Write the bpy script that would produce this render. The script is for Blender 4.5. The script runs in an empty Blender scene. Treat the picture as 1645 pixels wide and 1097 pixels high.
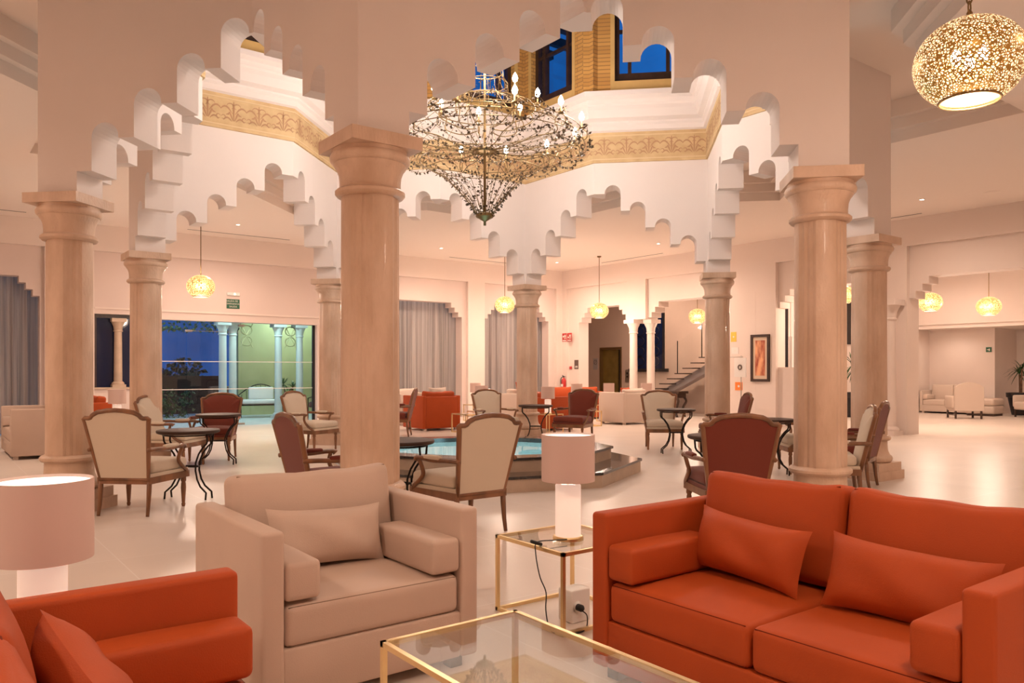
import bpy, bmesh, math, random
from math import pi, sin, cos, radians, sqrt
from mathutils import Vector, Matrix
random.seed(7)
SC = bpy.context.scene
COL = SC.collection

# ------------------------------------------------------------------ camera
cd = bpy.data.cameras.new('camera'); cam = bpy.data.objects.new('camera', cd); COL.objects.link(cam)
cam.location = (-5.913, -8.357, 1.30)
cam.rotation_euler = (radians(90), 0, radians(-37.27))
cd.sensor_width = 36; cd.lens = 1259/1645*36; cd.shift_y = (596-548.5)/1645
cd.clip_start = 0.05; cd.clip_end = 300
SC.camera = cam
SC.view_settings.view_transform = 'Standard'
SC.view_settings.look = 'None'
SC.view_settings.exposure = 0.22
SC.view_settings.gamma = 1.0
SC.view_settings.use_curve_mapping = False

# ------------------------------------------------------------------ dusk sky
W = bpy.data.worlds.new('dusk_sky'); SC.world = W; W.use_nodes = True
nt = W.node_tree; nt.nodes.clear()
wo = nt.nodes.new('ShaderNodeOutputWorld'); wb = nt.nodes.new('ShaderNodeBackground')
tc = nt.nodes.new('ShaderNodeTexCoord'); nz = nt.nodes.new('ShaderNodeTexNoise'); cr = nt.nodes.new('ShaderNodeValToRGB')
nz.inputs['Scale'].default_value = 3.0; nz.inputs['Detail'].default_value = 6
cr.color_ramp.elements[0].color = (0.003, 0.03, 0.13, 1); cr.color_ramp.elements[0].position = .35
cr.color_ramp.elements[1].color = (0.012, 0.12, 0.45, 1); cr.color_ramp.elements[1].position = .65
nt.links.new(tc.outputs['Generated'], nz.inputs['Vector']); nt.links.new(nz.outputs['Fac'], cr.inputs['Fac'])
nt.links.new(cr.outputs['Color'], wb.inputs['Color']); nt.links.new(wb.outputs[0], wo.inputs[0])
wb.inputs['Strength'].default_value = 1.3

# ------------------------------------------------------------------ lamps of the place and added ones (built with their fixtures further down)
WARM = (1.0, 0.765, 0.60); WARMER = (1.0, 0.60, 0.34); CANDLE = (1.0, 0.87, 0.80); COOL = (0.55, 0.85, 1.0)
def light(name, kind, loc, power, color=WARM, size=.1, rot=None, spot=None, parent=None):
    ld = bpy.data.lights.new(name, kind); ld.energy = power; ld.color = color
    if kind == 'AREA': ld.size = size
    else: ld.shadow_soft_size = size
    if spot: ld.spot_size = radians(spot); ld.spot_blend = .8
    o = bpy.data.objects.new(name, ld); COL.objects.link(o); o.location = loc
    if rot: o.rotation_euler = rot
    if parent: o.parent = parent
    return o
P_DOWN, P_GLOBE, P_CHAND, P_TABLE = 325, 165, 365, 8

# ------------------------------------------------------------------ materials
MATS = {}
def mat(name, color, rough=.6, metal=0, var=0, vscale=5, vstretch=(1,1,1), color2=None, bump=0, bscale=40, emit=None, estr=0, coat=0, spec=.5, trans=0, alpha=1, sheen=0):
    if name in MATS: return MATS[name]
    m = bpy.data.materials.new(name); m.use_nodes = True; nt = m.node_tree
    b = nt.nodes['Principled BSDF']
    b.inputs['Base Color'].default_value = (*color, 1); b.inputs['Roughness'].default_value = rough
    b.inputs['Metallic'].default_value = metal; b.inputs['Coat Weight'].default_value = coat
    b.inputs['Specular IOR Level'].default_value = spec
    b.inputs['Transmission Weight'].default_value = trans; b.inputs['Alpha'].default_value = alpha
    b.inputs['Sheen Weight'].default_value = sheen
    if emit: b.inputs['Emission Color'].default_value = (*emit, 1); b.inputs['Emission Strength'].default_value = estr
    if var or bump:
        t = nt.nodes.new('ShaderNodeTexCoord'); mp = nt.nodes.new('ShaderNodeMapping'); mp.inputs['Scale'].default_value = vstretch
        nt.links.new(t.outputs['Object'], mp.inputs['Vector'])
    if var:
        n = nt.nodes.new('ShaderNodeTexNoise'); n.inputs['Scale'].default_value = vscale; n.inputs['Detail'].default_value = 6
        nt.links.new(mp.outputs[0], n.inputs['Vector'])
        r = nt.nodes.new('ShaderNodeValToRGB')
        c2 = color2 or tuple(c*(1-var) for c in color)
        r.color_ramp.elements[0].color = (*c2, 1); r.color_ramp.elements[0].position = .33
        r.color_ramp.elements[1].color = (*color, 1); r.color_ramp.elements[1].position = .62
        nt.links.new(n.outputs['Fac'], r.inputs['Fac']); nt.links.new(r.outputs['Color'], b.inputs['Base Color'])
    if bump:
        n2 = nt.nodes.new('ShaderNodeTexNoise'); n2.inputs['Scale'].default_value = bscale; n2.inputs['Detail'].default_value = 4
        nt.links.new(mp.outputs[0], n2.inputs['Vector'])
        bp = nt.nodes.new('ShaderNodeBump'); bp.inputs['Strength'].default_value = bump; bp.inputs['Distance'].default_value = .01
        nt.links.new(n2.outputs['Fac'], bp.inputs['Height']); nt.links.new(bp.outputs[0], b.inputs['Normal'])
    MATS[name] = m; return m
M = dict(
 plaster=mat('white_plaster', (.81,.69,.625), .85, var=.05, vscale=.8, bump=.08, bscale=60),
 star=mat('arch_plaster', (.81,.71,.66), .85, var=.04, vscale=.9, bump=.08, bscale=60),
 panel=mat('panel_plaster', (.74,.61,.56), .85, var=.05, vscale=.8),
 ceil=mat('ceiling_paint', (.87,.77,.70), .9),
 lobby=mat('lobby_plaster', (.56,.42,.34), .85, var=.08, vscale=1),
 trav=mat('travertine', (.69,.49,.36), .45, var=.3, vscale=2.6, vstretch=(1.6,1.6,.7), color2=(.54,.355,.24), bump=.5, bscale=34, coat=.1),
 taupe=mat('taupe_leather', (.55,.405,.32), .6, var=.05, vscale=4, bump=.12, bscale=260),
 rust=mat('terracotta_leather', (.43,.066,.010), .62, var=.08, vscale=4, bump=.12, bscale=260, spec=.28),
 seam=mat('dark_piping', (.16,.022,.008), .8, spec=.1),
 seamt=mat('taupe_piping', (.26,.18,.13), .8, spec=.1),
 lightleather=mat('pale_leather', (.62,.50,.42), .5, bump=.1, bscale=250),
 wood=mat('walnut_wood', (.26,.105,.04), .38, var=.45, vscale=9, vstretch=(1,1,.2), coat=.3),
 ecru=mat('ecru_fabric', (.68,.56,.43), .9, bump=.3, bscale=420, sheen=.2),
 rustfab=mat('russet_fabric', (.17,.024,.008), .85, bump=.3, bscale=420, sheen=.2),
 iron=mat('black_iron', (.022,.015,.012), .42, metal=.7),
 tabletop=mat('dark_tabletop', (.06,.028,.017), .55, var=.3, vscale=6, spec=.3),
 gold=mat("gold_metal", (.84,.64,.34), .3, metal=1),
 brass=mat('aged_brass', (.22,.14,.06), .45, metal=.85),
 leaf=mat('bronze_leaf', (.075,.045,.022), .5, metal=.4),
 darkstone=mat('dark_marble', (.035,.025,.022), .15, var=.4, vscale=9, coat=.5),
 beige=mat('beige_stone', (.58,.44,.33), .5, var=.15, vscale=5),
 black=mat('black_paint', (.012,.010,.012), .4),
 darkwood=mat('dark_wood_frame', (.05,.022,.012), .45, var=.4, vscale=8),
 white=mat('white_enamel', (.80,.76,.72), .35),
 ceram=mat('white_ceramic', (.85,.80,.76), .2),
 red=mat('red_enamel', (.50,.02,.02), .3, coat=.4),
 green=mat('green_sign', (.03,.12,.07), .5),
 greysign=mat('grey_brown_sign', (.13,.085,.07), .5),
 ink=mat('sign_lettering', (.80,.75,.68), .6),
 leafgreen=mat('palm_green', (.035,.10,.028), .45, var=.4, vscale=8),
 bark=mat('palm_bark', (.22,.12,.07), .8, var=.4, vscale=14),
 ochrewall=mat('ochre_green_stucco', (.55,.52,.28), .9, var=.1, vscale=2),
 patiostone=mat('patio_stone', (.60,.66,.64), .4, var=.1, vscale=3),
 brownfab=mat('brown_wicker_fabric', (.10,.055,.045), .8, bump=.4, bscale=60),
 steel=mat('brushed_steel', (.45,.42,.38), .3, metal=1),
 liftm=mat('lift_door_bronze', (.30,.22,.06), .35, metal=.6, var=.25, vscale=3),
 cable=mat('black_cable', (.01,.01,.01), .5),
 orangep=mat('orange_poster', (.85,.22,.03), .6),
 yellowp=mat('yellow_poster', (.80,.55,.08), .6),
 greypaper=mat('grey_print', (.40,.36,.36), .7),
 glassdish=mat('pale_mat_board', (.70,.55,.42), .8),
)
def emis(name, color, s):
    m = bpy.data.materials.new(name); m.use_nodes = True; nt = m.node_tree; nt.nodes.clear()
    o = nt.nodes.new('ShaderNodeOutputMaterial'); e = nt.nodes.new('ShaderNodeEmission')
    e.inputs[0].default_value = (*color, 1); e.inputs[1].default_value = s; nt.links.new(e.outputs[0], o.inputs[0]); return m
M['bulb'] = emis('lit_bulb', (1.0, .84, .62), 60)
M['spotglow'] = emis('lit_downlight', (1.0, .88, .75), 14)
M['diffuser'] = emis('lit_lamp_diffuser', (1.0, .86, .72), 1.7)
M['stripglow'] = emis('lit_emergency_lamp', (1.0, .9, .65), 1.6)
M['poolglow'] = emis('lit_pool_floor', (.45, .88, .93), 3.0)
def glowmix(name, base, rough, ecol, es):
    return mat(name, base, rough, emit=ecol, estr=es)
M['shade'] = glowmix('pink_silk_shade', (.48,.33,.27), .55, (.95,.50,.36), .11)
M['glow_stop'] = mat('cream_glow_stop', (.50,.38,.31), .9)  # for the disc added in the shade to block its downward glow
M['lampbase'] = glowmix('lit_white_glass_base', (.85,.75,.68), .35, (1.0,.70,.55), .42)
def voile(m):
    nt = m.node_tree; b = nt.nodes['Principled BSDF']; o = [n for n in nt.nodes if n.type == 'OUTPUT_MATERIAL'][0]
    t = nt.nodes.new('ShaderNodeBsdfTranslucent'); t.inputs[0].default_value = (.74,.69,.68,1); mx = nt.nodes.new('ShaderNodeMixShader'); mx.inputs[0].default_value = .07
    nt.links.new(b.outputs[0], mx.inputs[1]); nt.links.new(t.outputs[0], mx.inputs[2]); nt.links.new(mx.outputs[0], o.inputs[0]); return m
M['curtain'] = mat('grey_voile', (.43,.375,.345), .8, var=.45, vscale=2.6, vstretch=(8,8,.12)); voile(M['curtain'])  # darker vertical streaks paint the shade of the folds into the voile
def glass(name, tint=(1,1,1), rough=0, refl=1.0):
    m = bpy.data.materials.new(name); m.use_nodes = True; nt = m.node_tree; nt.nodes.clear()
    o = nt.nodes.new('ShaderNodeOutputMaterial'); t = nt.nodes.new('ShaderNodeBsdfTransparent'); g = nt.nodes.new('ShaderNodeBsdfGlossy')
    mx = nt.nodes.new('ShaderNodeMixShader'); lw = nt.nodes.new('ShaderNodeLayerWeight'); lw.inputs['Blend'].default_value = .5
    pw = nt.nodes.new('ShaderNodeMath'); pw.operation = 'POWER'; pw.inputs[1].default_value = 4.5; nt.links.new(lw.outputs['Facing'], pw.inputs[0])
    fr = nt.nodes.new('ShaderNodeMath'); fr.operation = 'MULTIPLY_ADD'; fr.inputs[1].default_value = .95; fr.inputs[2].default_value = .035; nt.links.new(pw.outputs[0], fr.inputs[0])
    t.inputs[0].default_value = (*tint, 1); g.inputs['Roughness'].default_value = rough
    ml = nt.nodes.new('ShaderNodeMath'); ml.operation = 'MULTIPLY'; ml.inputs[1].default_value = refl
    nt.links.new(fr.outputs[0], ml.inputs[0]); nt.links.new(ml.outputs[0], mx.inputs[0])
    nt.links.new(t.outputs[0], mx.inputs[1]); nt.links.new(g.outputs[0], mx.inputs[2]); nt.links.new(mx.outputs[0], o.inputs[0]); return m
M['glass'] = glass('clear_glass', (.97,.98,.97))
M['tableglass'] = glass('table_glass', (.93,.95,.93), 0, 1.3)
M['nightglass'] = mat('dark_window_glass', (.004,.012,.05), .05)
def floor_mat():
    m = bpy.data.materials.new('polished_stone_floor'); m.use_nodes = True; nt = m.node_tree; b = nt.nodes['Principled BSDF']
    t = nt.nodes.new('ShaderNodeTexCoord'); br = nt.nodes.new('ShaderNodeTexBrick')
    br.offset = 0; br.inputs['Scale'].default_value = 1; br.inputs['Mortar Size'].default_value = .004; br.inputs['Mortar Smooth'].default_value = .3
    br.inputs['Brick Width'].default_value = 1.2; br.inputs['Row Height'].default_value = 1.2
    br.inputs['Color1'].default_value = (.80,.69,.61,1); br.inputs['Color2'].default_value = (.77,.66,.58,1); br.inputs['Mortar'].default_value = (.88,.80,.74,1)
    nt.links.new(t.outputs['Object'], br.inputs['Vector'])
    n = nt.nodes.new('ShaderNodeTexNoise'); n.inputs['Scale'].default_value = 1.1; n.inputs['Detail'].default_value = 8
    nt.links.new(t.outputs['Object'], n.inputs['Vector'])
    mx = nt.nodes.new('ShaderNodeMix'); mx.data_type = 'RGBA'; mx.blend_type = 'MULTIPLY'; mx.inputs[0].default_value = .22
    nt.links.new(br.outputs['Color'], mx.inputs[6]); nt.links.new(n.outputs['Fac'], mx.inputs[7]); nt.links.new(mx.outputs[2], b.inputs['Base Color'])
    b.inputs['Roughness'].default_value = .34; b.inputs['Specular IOR Level'].default_value = .45
    return m
M['floor'] = floor_mat()
def brick_mat():
    m = bpy.data.materials.new('yellow_brick'); m.use_nodes = True; nt = m.node_tree; b = nt.nodes['Principled BSDF']
    t = nt.nodes.new('ShaderNodeTexCoord'); sp = nt.nodes.new('ShaderNodeSeparateXYZ'); cb = nt.nodes.new('ShaderNodeCombineXYZ'); ad = nt.nodes.new('ShaderNodeMath')
    nt.links.new(t.outputs['Object'], sp.inputs[0]); nt.links.new(sp.outputs[0], ad.inputs[0]); nt.links.new(sp.outputs[1], ad.inputs[1])
    nt.links.new(ad.outputs[0], cb.inputs[0]); nt.links.new(sp.outputs[2], cb.inputs[1])
    br = nt.nodes.new('ShaderNodeTexBrick'); br.inputs['Scale'].default_value = 1; br.inputs['Brick Width'].default_value = .26; br.inputs['Row Height'].default_value = .065
    br.inputs['Mortar Size'].default_value = .008
    br.inputs['Color1'].default_value = (.62,.33,.09,1); br.inputs['Color2'].default_value = (.50,.25,.065,1); br.inputs['Mortar'].default_value = (.34,.18,.06,1)
    nt.links.new(cb.outputs[0], br.inputs['Vector']); nt.links.new(br.outputs['Color'], b.inputs['Base Color']); b.inputs['Roughness'].default_value = .9
    bp = nt.nodes.new('ShaderNodeBump'); bp.inputs['Strength'].default_value = .5; bp.inputs['Distance'].default_value = .01
    nt.links.new(br.outputs['Fac'], bp.inputs['Height']); bp.invert = True; nt.links.new(bp.outputs[0], b.inputs['Normal'])
    return m
M['brick'] = brick_mat()
M['stucco'] = mat('ochre_plaster_jamb', (.66,.42,.15), .8, var=.15, vscale=3)
M['frieze'] = mat('ochre_frieze', (.66,.47,.25), .8, var=.22, vscale=5, color2=(.56,.37,.19))
M['arab'] = mat('frieze_arabesque', (.47,.26,.14), .8)
M['filet'] = mat('frieze_fillet', (.70,.52,.30), .8)
def lantern_mat():
    # punched brass sheet: brass around small glowing holes, rosettes of holes laid out on the sphere
    m = bpy.data.materials.new('punched_brass'); m.use_nodes = True; nt = m.node_tree; nt.nodes.clear()
    o = nt.nodes.new('ShaderNodeOutputMaterial'); t = nt.nodes.new('ShaderNodeTexCoord')
    v = nt.nodes.new('ShaderNodeTexVoronoi'); v.feature = 'DISTANCE_TO_EDGE'; v.inputs['Scale'].default_value = 66
    nt.links.new(t.outputs['Object'], v.inputs['Vector'])
    v2 = nt.nodes.new('ShaderNodeTexVoronoi'); v2.inputs['Scale'].default_value = 6.5; nt.links.new(t.outputs['Object'], v2.inputs['Vector'])
    mu = nt.nodes.new('ShaderNodeMath'); mu.operation = 'MULTIPLY'; mu.inputs[1].default_value = 120; nt.links.new(v2.outputs['Distance'], mu.inputs[0])
    si = nt.nodes.new('ShaderNodeMath'); si.operation = 'SINE'; nt.links.new(mu.outputs[0], si.inputs[0])
    g1 = nt.nodes.new('ShaderNodeMath'); g1.operation = 'GREATER_THAN'; g1.inputs[1].default_value = .0035*1.6; nt.links.new(v.outputs['Distance'], g1.inputs[0])
    g2 = nt.nodes.new('ShaderNodeMath'); g2.operation = 'GREATER_THAN'; g2.inputs[1].default_value = -.7; nt.links.new(si.outputs[0], g2.inputs[0])
    ml = nt.nodes.new('ShaderNodeMath'); ml.operation = 'MULTIPLY'; nt.links.new(g1.outputs[0], ml.inputs[0]); nt.links.new(g2.outputs[0], ml.inputs[1])
    g1.inputs[1].default_value = .17
    br = nt.nodes.new('ShaderNodeBsdfPrincipled'); br.inputs['Base Color'].default_value = (.40,.22,.05,1); br.inputs['Metallic'].default_value = .8; br.inputs['Roughness'].default_value = .35
    br.inputs['Emission Color'].default_value = (.6,.32,.06,1); br.inputs['Emission Strength'].default_value = .1
    e = nt.nodes.new('ShaderNodeEmission'); e.inputs[0].default_value = (1.0,.85,.57,1); e.inputs[1].default_value = 2.3
    tr = nt.nodes.new('ShaderNodeBsdfTransparent'); m1 = nt.nodes.new('ShaderNodeMixShader'); m1.inputs[0].default_value = .45
    nt.links.new(e.outputs[0], m1.inputs[1]); nt.links.new(tr.outputs[0], m1.inputs[2])
    m2 = nt.nodes.new('ShaderNodeMixShader'); nt.links.new(ml.outputs[0], m2.inputs[0]); nt.links.new(br.outputs[0], m2.inputs[1]); nt.links.new(m1.outputs[0], m2.inputs[2])
    nt.links.new(m2.outputs[0], o.inputs[0]); return m
M['lantern'] = lantern_mat()
def painting_mat():
    m = bpy.data.materials.new('abstract_red_print'); m.use_nodes = True; nt = m.node_tree; b = nt.nodes['Principled BSDF']
    t = nt.nodes.new('ShaderNodeTexCoord'); mp = nt.nodes.new('ShaderNodeMapping'); mp.inputs['Scale'].default_value = (6,6,2)
    n = nt.nodes.new('ShaderNodeTexNoise'); n.inputs['Scale'].default_value = 1.4; n.inputs['Detail'].default_value = 8
    r = nt.nodes.new('ShaderNodeValToRGB'); r.color_ramp.elements[0].color = (.35,.05,.02,1); r.color_ramp.elements[0].position = .35
    r.color_ramp.elements[1].color = (.85,.42,.22,1); r.color_ramp.elements[1].position = .6
    nt.links.new(t.outputs['Object'], mp.inputs[0]); nt.links.new(mp.outputs[0], n.inputs['Vector']); nt.links.new(n.outputs['Fac'], r.inputs['Fac']); nt.links.new(r.outputs[0], b.inputs['Base Color'])
    return m
M['painting'] = painting_mat()

# ------------------------------------------------------------------ mesh helpers
class MB:
    def __init__(s): s.v = []; s.f = []
    def add(s, vs, fs):
        k = len(s.v); s.v += [tuple(p) for p in vs]; s.f += [tuple(i+k for i in f) for f in fs]; return s
    def box(s, x0, x1, y0, y1, z0, z1, mtx=None):
        vs = [(x0,y0,z0),(x1,y0,z0),(x1,y1,z0),(x0,y1,z0),(x0,y0,z1),(x1,y0,z1),(x1,y1,z1),(x0,y1,z1)]
        if mtx: vs = [mtx @ Vector(p) for p in vs]
        return s.add(vs, [(0,3,2,1),(4,5,6,7),(0,1,5,4),(1,2,6,5),(2,3,7,6),(3,0,4,7)])
    def prism(s, poly, z0, z1, mtx=None):
        n = len(poly); vs = [(x,y,z0) for x,y in poly]+[(x,y,z1) for x,y in poly]
        if mtx: vs = [mtx @ Vector(p) for p in vs]
        return s.add(vs, [tuple(range(n-1,-1,-1)), tuple(range(n,2*n))]+[(i,(i+1)%n,n+(i+1)%n,n+i) for i in range(n)])
    def lathe(s, prof, seg=24, c=(0,0,0), mtx=None):
        n = len(prof); vs = []
        for i in range(seg):
            a = 2*pi*i/seg
            for r, z in prof: vs.append((c[0]+r*cos(a), c[1]+r*sin(a), c[2]+z))
        if mtx: vs = [mtx @ Vector(p) for p in vs]
        fs = []
        for i in range(seg):
            j = (i+1) % seg
            for k in range(n-1): fs.append((i*n+k, j*n+k, j*n+k+1, i*n+k+1))
        if prof[0][0] > 1e-5: fs.append(tuple(i*n for i in range(seg-1,-1,-1)))
        if prof[-1][0] > 1e-5: fs.append(tuple(i*n+n-1 for i in range(seg)))
        return s.add(vs, fs)
    def tube(s, pts, r, seg=6, closed=False, flat=1.0):
        pts = [Vector(p) for p in pts]; n = len(pts); vs = []; up0 = None
        rs = r if isinstance(r, (list, tuple)) else [r]*n
        for i, p in enumerate(pts):
            a = pts[(i-1) % n] if (closed or i > 0) else p; b = pts[(i+1) % n] if (closed or i < n-1) else p
            d = (b-a).normalized() if (b-a).length > 1e-9 else Vector((0,0,1))
            if up0 is None:
                up0 = Vector((0,0,1)) if abs(d.z) < .9 else Vector((1,0,0))
            x = d.cross(up0)
            if x.length < 1e-4: x = d.cross(Vector((0,1,0)))
            x.normalize(); y = x.cross(d).normalized(); up0 = y
            for k in range(seg):
                t = 2*pi*k/seg; vs.append(p + x*cos(t)*rs[i] + y*sin(t)*rs[i]*flat)
        fs = []
        for i in range(n if closed else n-1):
            j = (i+1) % n
            for k in range(seg): fs.append((i*seg+k, i*seg+(k+1)%seg, j*seg+(k+1)%seg, j*seg+k))
        if not closed: fs += [tuple(range(seg-1,-1,-1)), tuple((n-1)*seg+k for k in range(seg))]
        return s.add(vs, fs)
    def rbox(s, c, size, r=.03, puff=(0,0,0), n=3, m=4, mtx=None, fn=None):
        h = [q/2 for q in size]; r = min(r, min(h)*.98)
        def ts(k):
            a = [-h[k]+r*(1-cos(pi/2*i/n)) for i in range(n+1)]
            mid = [(-h[k]+r)+(2*(h[k]-r))*i/m for i in range(1, m)]
            return a+mid+[-q for q in reversed(a)]
        idx = {}; vs = []; fs = []
        def vert(p):
            key = tuple(round(q, 5) for q in p)
            if key in idx: return idx[key]
            q = [max(-h[k]+r, min(h[k]-r, p[k])) for k in range(3)]
            d = Vector([p[k]-q[k] for k in range(3)])
            o = Vector(q)+(d.normalized()*r if d.length > 1e-9 else d)
            for k in range(3):
                if puff[k]:
                    i, j = [a for a in range(3) if a != k]
                    w = (1-(p[i]/h[i])**2)*(1-(p[j]/h[j])**2)
                    o[k] += (1 if p[k] > 0 else -1)*puff[k]*w*min(1, abs(p[k])/h[k])
            if fn: o = fn(o, h)
            o = Vector(c)+o
            if mtx: o = mtx @ o
            idx[key] = len(vs); vs.append(o); return idx[key]
        for k in range(3):
            i, j = [(1,2),(2,0),(0,1)][k]; A = ts(i); B = ts(j)
            for sg in (-1, 1):
                for a in range(len(A)-1):
                    for b in range(len(B)-1):
                        q = []
                        for (aa, bb) in ((A[a],B[b]),(A[a+1],B[b]),(A[a+1],B[b+1]),(A[a],B[b+1])):
                            p = [0,0,0]; p[k] = sg*h[k]; p[i] = aa; p[j] = bb; q.append(vert(p))
                        if len(set(q)) >= 3: fs.append(tuple(q) if sg > 0 else tuple(reversed(q)))
        return s.add(vs, fs)
    def obj(s, name, m, parent=None, smooth=False, loc=None, rz=None, angle=None):
        me = bpy.data.meshes.new(name); me.from_pydata(s.v, [], s.f); me.update()
        bm = bmesh.new(); bm.from_mesh(me); bmesh.ops.recalc_face_normals(bm, faces=bm.faces); bm.to_mesh(me); bm.free()
        me.materials.append(M[m] if isinstance(m, str) else m)
        if smooth:
            for p in me.polygons: p.use_smooth = True
            if angle: me.set_sharp_from_angle(angle=radians(angle))
        o = bpy.data.objects.new(name, me); COL.objects.link(o)
        if parent: o.parent = parent
        if loc: o.location = loc
        if rz is not None: o.rotation_euler = (0,0,rz)
        return o
def tag(o, label=None, cat=None, group=None, kind=None):
    if label: o['label'] = label
    if cat: o['category'] = cat
    if group: o['group'] = group
    if kind: o['kind'] = kind
    return o
def thing(name, label, cat, loc=(0,0,0), rz=0, group=None):
    o = bpy.data.objects.new(name, None); COL.objects.link(o); o.location = loc; o.rotation_euler = (0,0,rz)
    o.empty_display_size = .1
    return tag(o, label, cat, group)
def struct(name, mb, m, **k): return tag(mb.obj(name, m, **k), kind='structure')
def dup(o, loc=None, rz=None, label=None, group=None, parent=None, swap=None):
    c = o.copy(); COL.objects.link(c)
    if parent: c.parent = parent
    if loc is not None: c.location = loc
    if rz is not None: c.rotation_euler = (0,0,rz)
    if label: c['label'] = label
    if group: c['group'] = group
    for ch in list(o.children): dup(ch, parent=c)
    return c
def R(a): return radians(a)
def Rz(a): return Matrix.Rotation(a, 4, 'Z')
def T(*p): return Matrix.Translation(Vector(p))
def arc(cx, cz, r, a0, a1, n=10): return [(cx+r*cos(a0+(a1-a0)*i/n), cz+r*sin(a0+(a1-a0)*i/n)) for i in range(n+1)]

# ================================================================== THE SETTING
HW = 10.1          # half width of the square hall
ZC = 4.39          # ceiling of the hall
ZU = 4.90          # ceiling inside the star coffer
RT = 4.766         # radius of the eight columns
KN = .7654         # notch radius / tip radius of the eight-pointed star
TH = .18           # half thickness of the arcade wall
def star(d, r=RT):
    p = []
    for k in range(8):
        a = pi/4*k; rr = r+d*sqrt(2); p.append((rr*cos(a), rr*sin(a)))
        a += pi/8; rr = r*KN+d*1.0824; p.append((rr*cos(a), rr*sin(a)))
    return p
def ring(mb, pa, za, pb, zb):
    n = len(pa); mb.add([(x,y,za) for x,y in pa]+[(x,y,zb) for x,y in pb], [(i,(i+1)%n,n+(i+1)%n,n+i) for i in range(n)])

fl = MB(); fl.box(-10.6, 24, -10.6, 10.55, -.2, 0); fl.box(10.3, 24, 10.55, 14, -.2, 0); struct('floor', fl, 'floor')
# ceiling: flat square with the star coffer cut out, then the upper level and its steps
def ceil_mb():
    bm = bmesh.new(); cs = star(0, 6.54)
    vo = [bm.verts.new((x,y,ZC)) for x,y in [(-10.4,-10.4),(10.4,-10.4),(10.4,10.4),(-10.4,10.4)]]
    vi = [bm.verts.new((x,y,ZC)) for x,y in cs]
    es = [bm.edges.new((vo[i],vo[(i+1)%4])) for i in range(4)]+[bm.edges.new((vi[i],vi[(i+1)%16])) for i in range(16)]
    bmesh.ops.triangle_fill(bm, use_beauty=True, use_dissolve=False, edges=es)
    # triangle_fill also fills the star: drop those faces
    for f in list(bm.faces):
        c = f.calc_center_median(); a = math.atan2(c.y, c.x) % (pi/4); a = min(a, pi/4-a)
        # star edge in its own sector from the tip (6.54,0) to the notch
        nx, ny = 6.54*KN*cos(pi/8), 6.54*KN*sin(pi/8); px, py = c.length*cos(a), c.length*sin(a)
        if (nx-6.54)*(py-0)-(ny-0)*(px-6.54) > 1e-4: bm.faces.remove(f)
    mb = MB(); vi_ = {v:i for i,v in enumerate(bm.verts)}
    mb.add([v.co[:] for v in bm.verts], [tuple(vi_[v] for v in f.verts) for f in bm.faces]); bm.free(); return mb
struct('ceiling', ceil_mb(), 'ceil')
up = MB()
for (d0,z0,d1,z1) in [(0,ZC,0,4.54),(0,4.54,-.10,4.54),(-.10,4.54,-.10,4.68),(-.10,4.68,-.20,4.68),(-.20,4.68,-.20,ZU)]:
    ring(up, star(d0,6.54), z0, star(d1,6.54), z1)
ring(up, star(-.20,6.54), ZU, star(.1), ZU)
struct('ceiling_star_coffer', up, 'ceil')
cap_ = MB(); cap_.box(-10.6,10.6,-10.6,10.6,5.02,5.05)
# dark slab above the false ceiling, open over the star
bmx = MB(); ring(bmx, [(10.6*cos(pi/8*i)/max(abs(cos(pi/8*i)),abs(sin(pi/8*i))), 10.6*sin(pi/8*i)/max(abs(cos(pi/8*i)),abs(sin(pi/8*i)))) for i in range(16)], 5.0, star(.12), 5.0)
struct('ceiling_slab', bmx, 'ceil')

# arcade: eight bays, each two half walls folded at the apex, stepped lobed opening below
ZA = 2.918
def half_profile(L):
    p = [(0,ZA),(.21,ZA),(.21,3.12),(.356,3.12)]; s = .356; z = 3.12
    for i in range(4):
        zb = 3.12+.29*(i+1); zt = zb+.012
        p += [(s, zt)]+[(x, y) for x, y in arc(s+.1325, zt, .1325, pi, 0, 12)[1:]]+[(s+.265, zb)]
        s += .416 if i < 3 else .265
        p.append((s if i < 3 else L, zb))
    p += [(L, 5.75),(0,5.75)]; return p
def bay(k):
    mb = MB(); to = star(TH); ti = star(-TH); tc_ = star(0)
    for side in (0, 1):
        i0 = (2*k) % 16 if side == 0 else (2*k+2) % 16; i1 = (2*k+1) % 16
        A = Vector(tc_[i0]); B = Vector(tc_[i1]); L = (B-A).length; u = (B-A)/L
        nrm = Vector((u.y, -u.x)); 
        if nrm.dot(A) < 0: nrm = -nrm
        prof = half_profile(L); vo = []; vi = []
        for s_, z in prof:
            if s_ == 0: po, pi_ = Vector(to[i0]), Vector(ti[i0])
            elif abs(s_-L) < 1e-6: po, pi_ = Vector(to[i1]), Vector(ti[i1])
            else: c = A+u*s_; po, pi_ = c+nrm*TH, c-nrm*TH
            vo.append((po.x,po.y,z)); vi.append((pi_.x,pi_.y,z))
        n = len(prof)
        mb.add(vo+vi, [tuple(range(n)), tuple(range(2*n-1,n-1,-1))]+[(i,(i+1)%n,n+(i+1)%n,n+i) for i in range(n) if not (i == n-1 or i == n-3)])
    return mb
names = ['north_east','north','north_west','west','south_west','south','south_east','east']
for k in range(8): struct('wall_arcade_'+names[k], bay(k), 'star')

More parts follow.
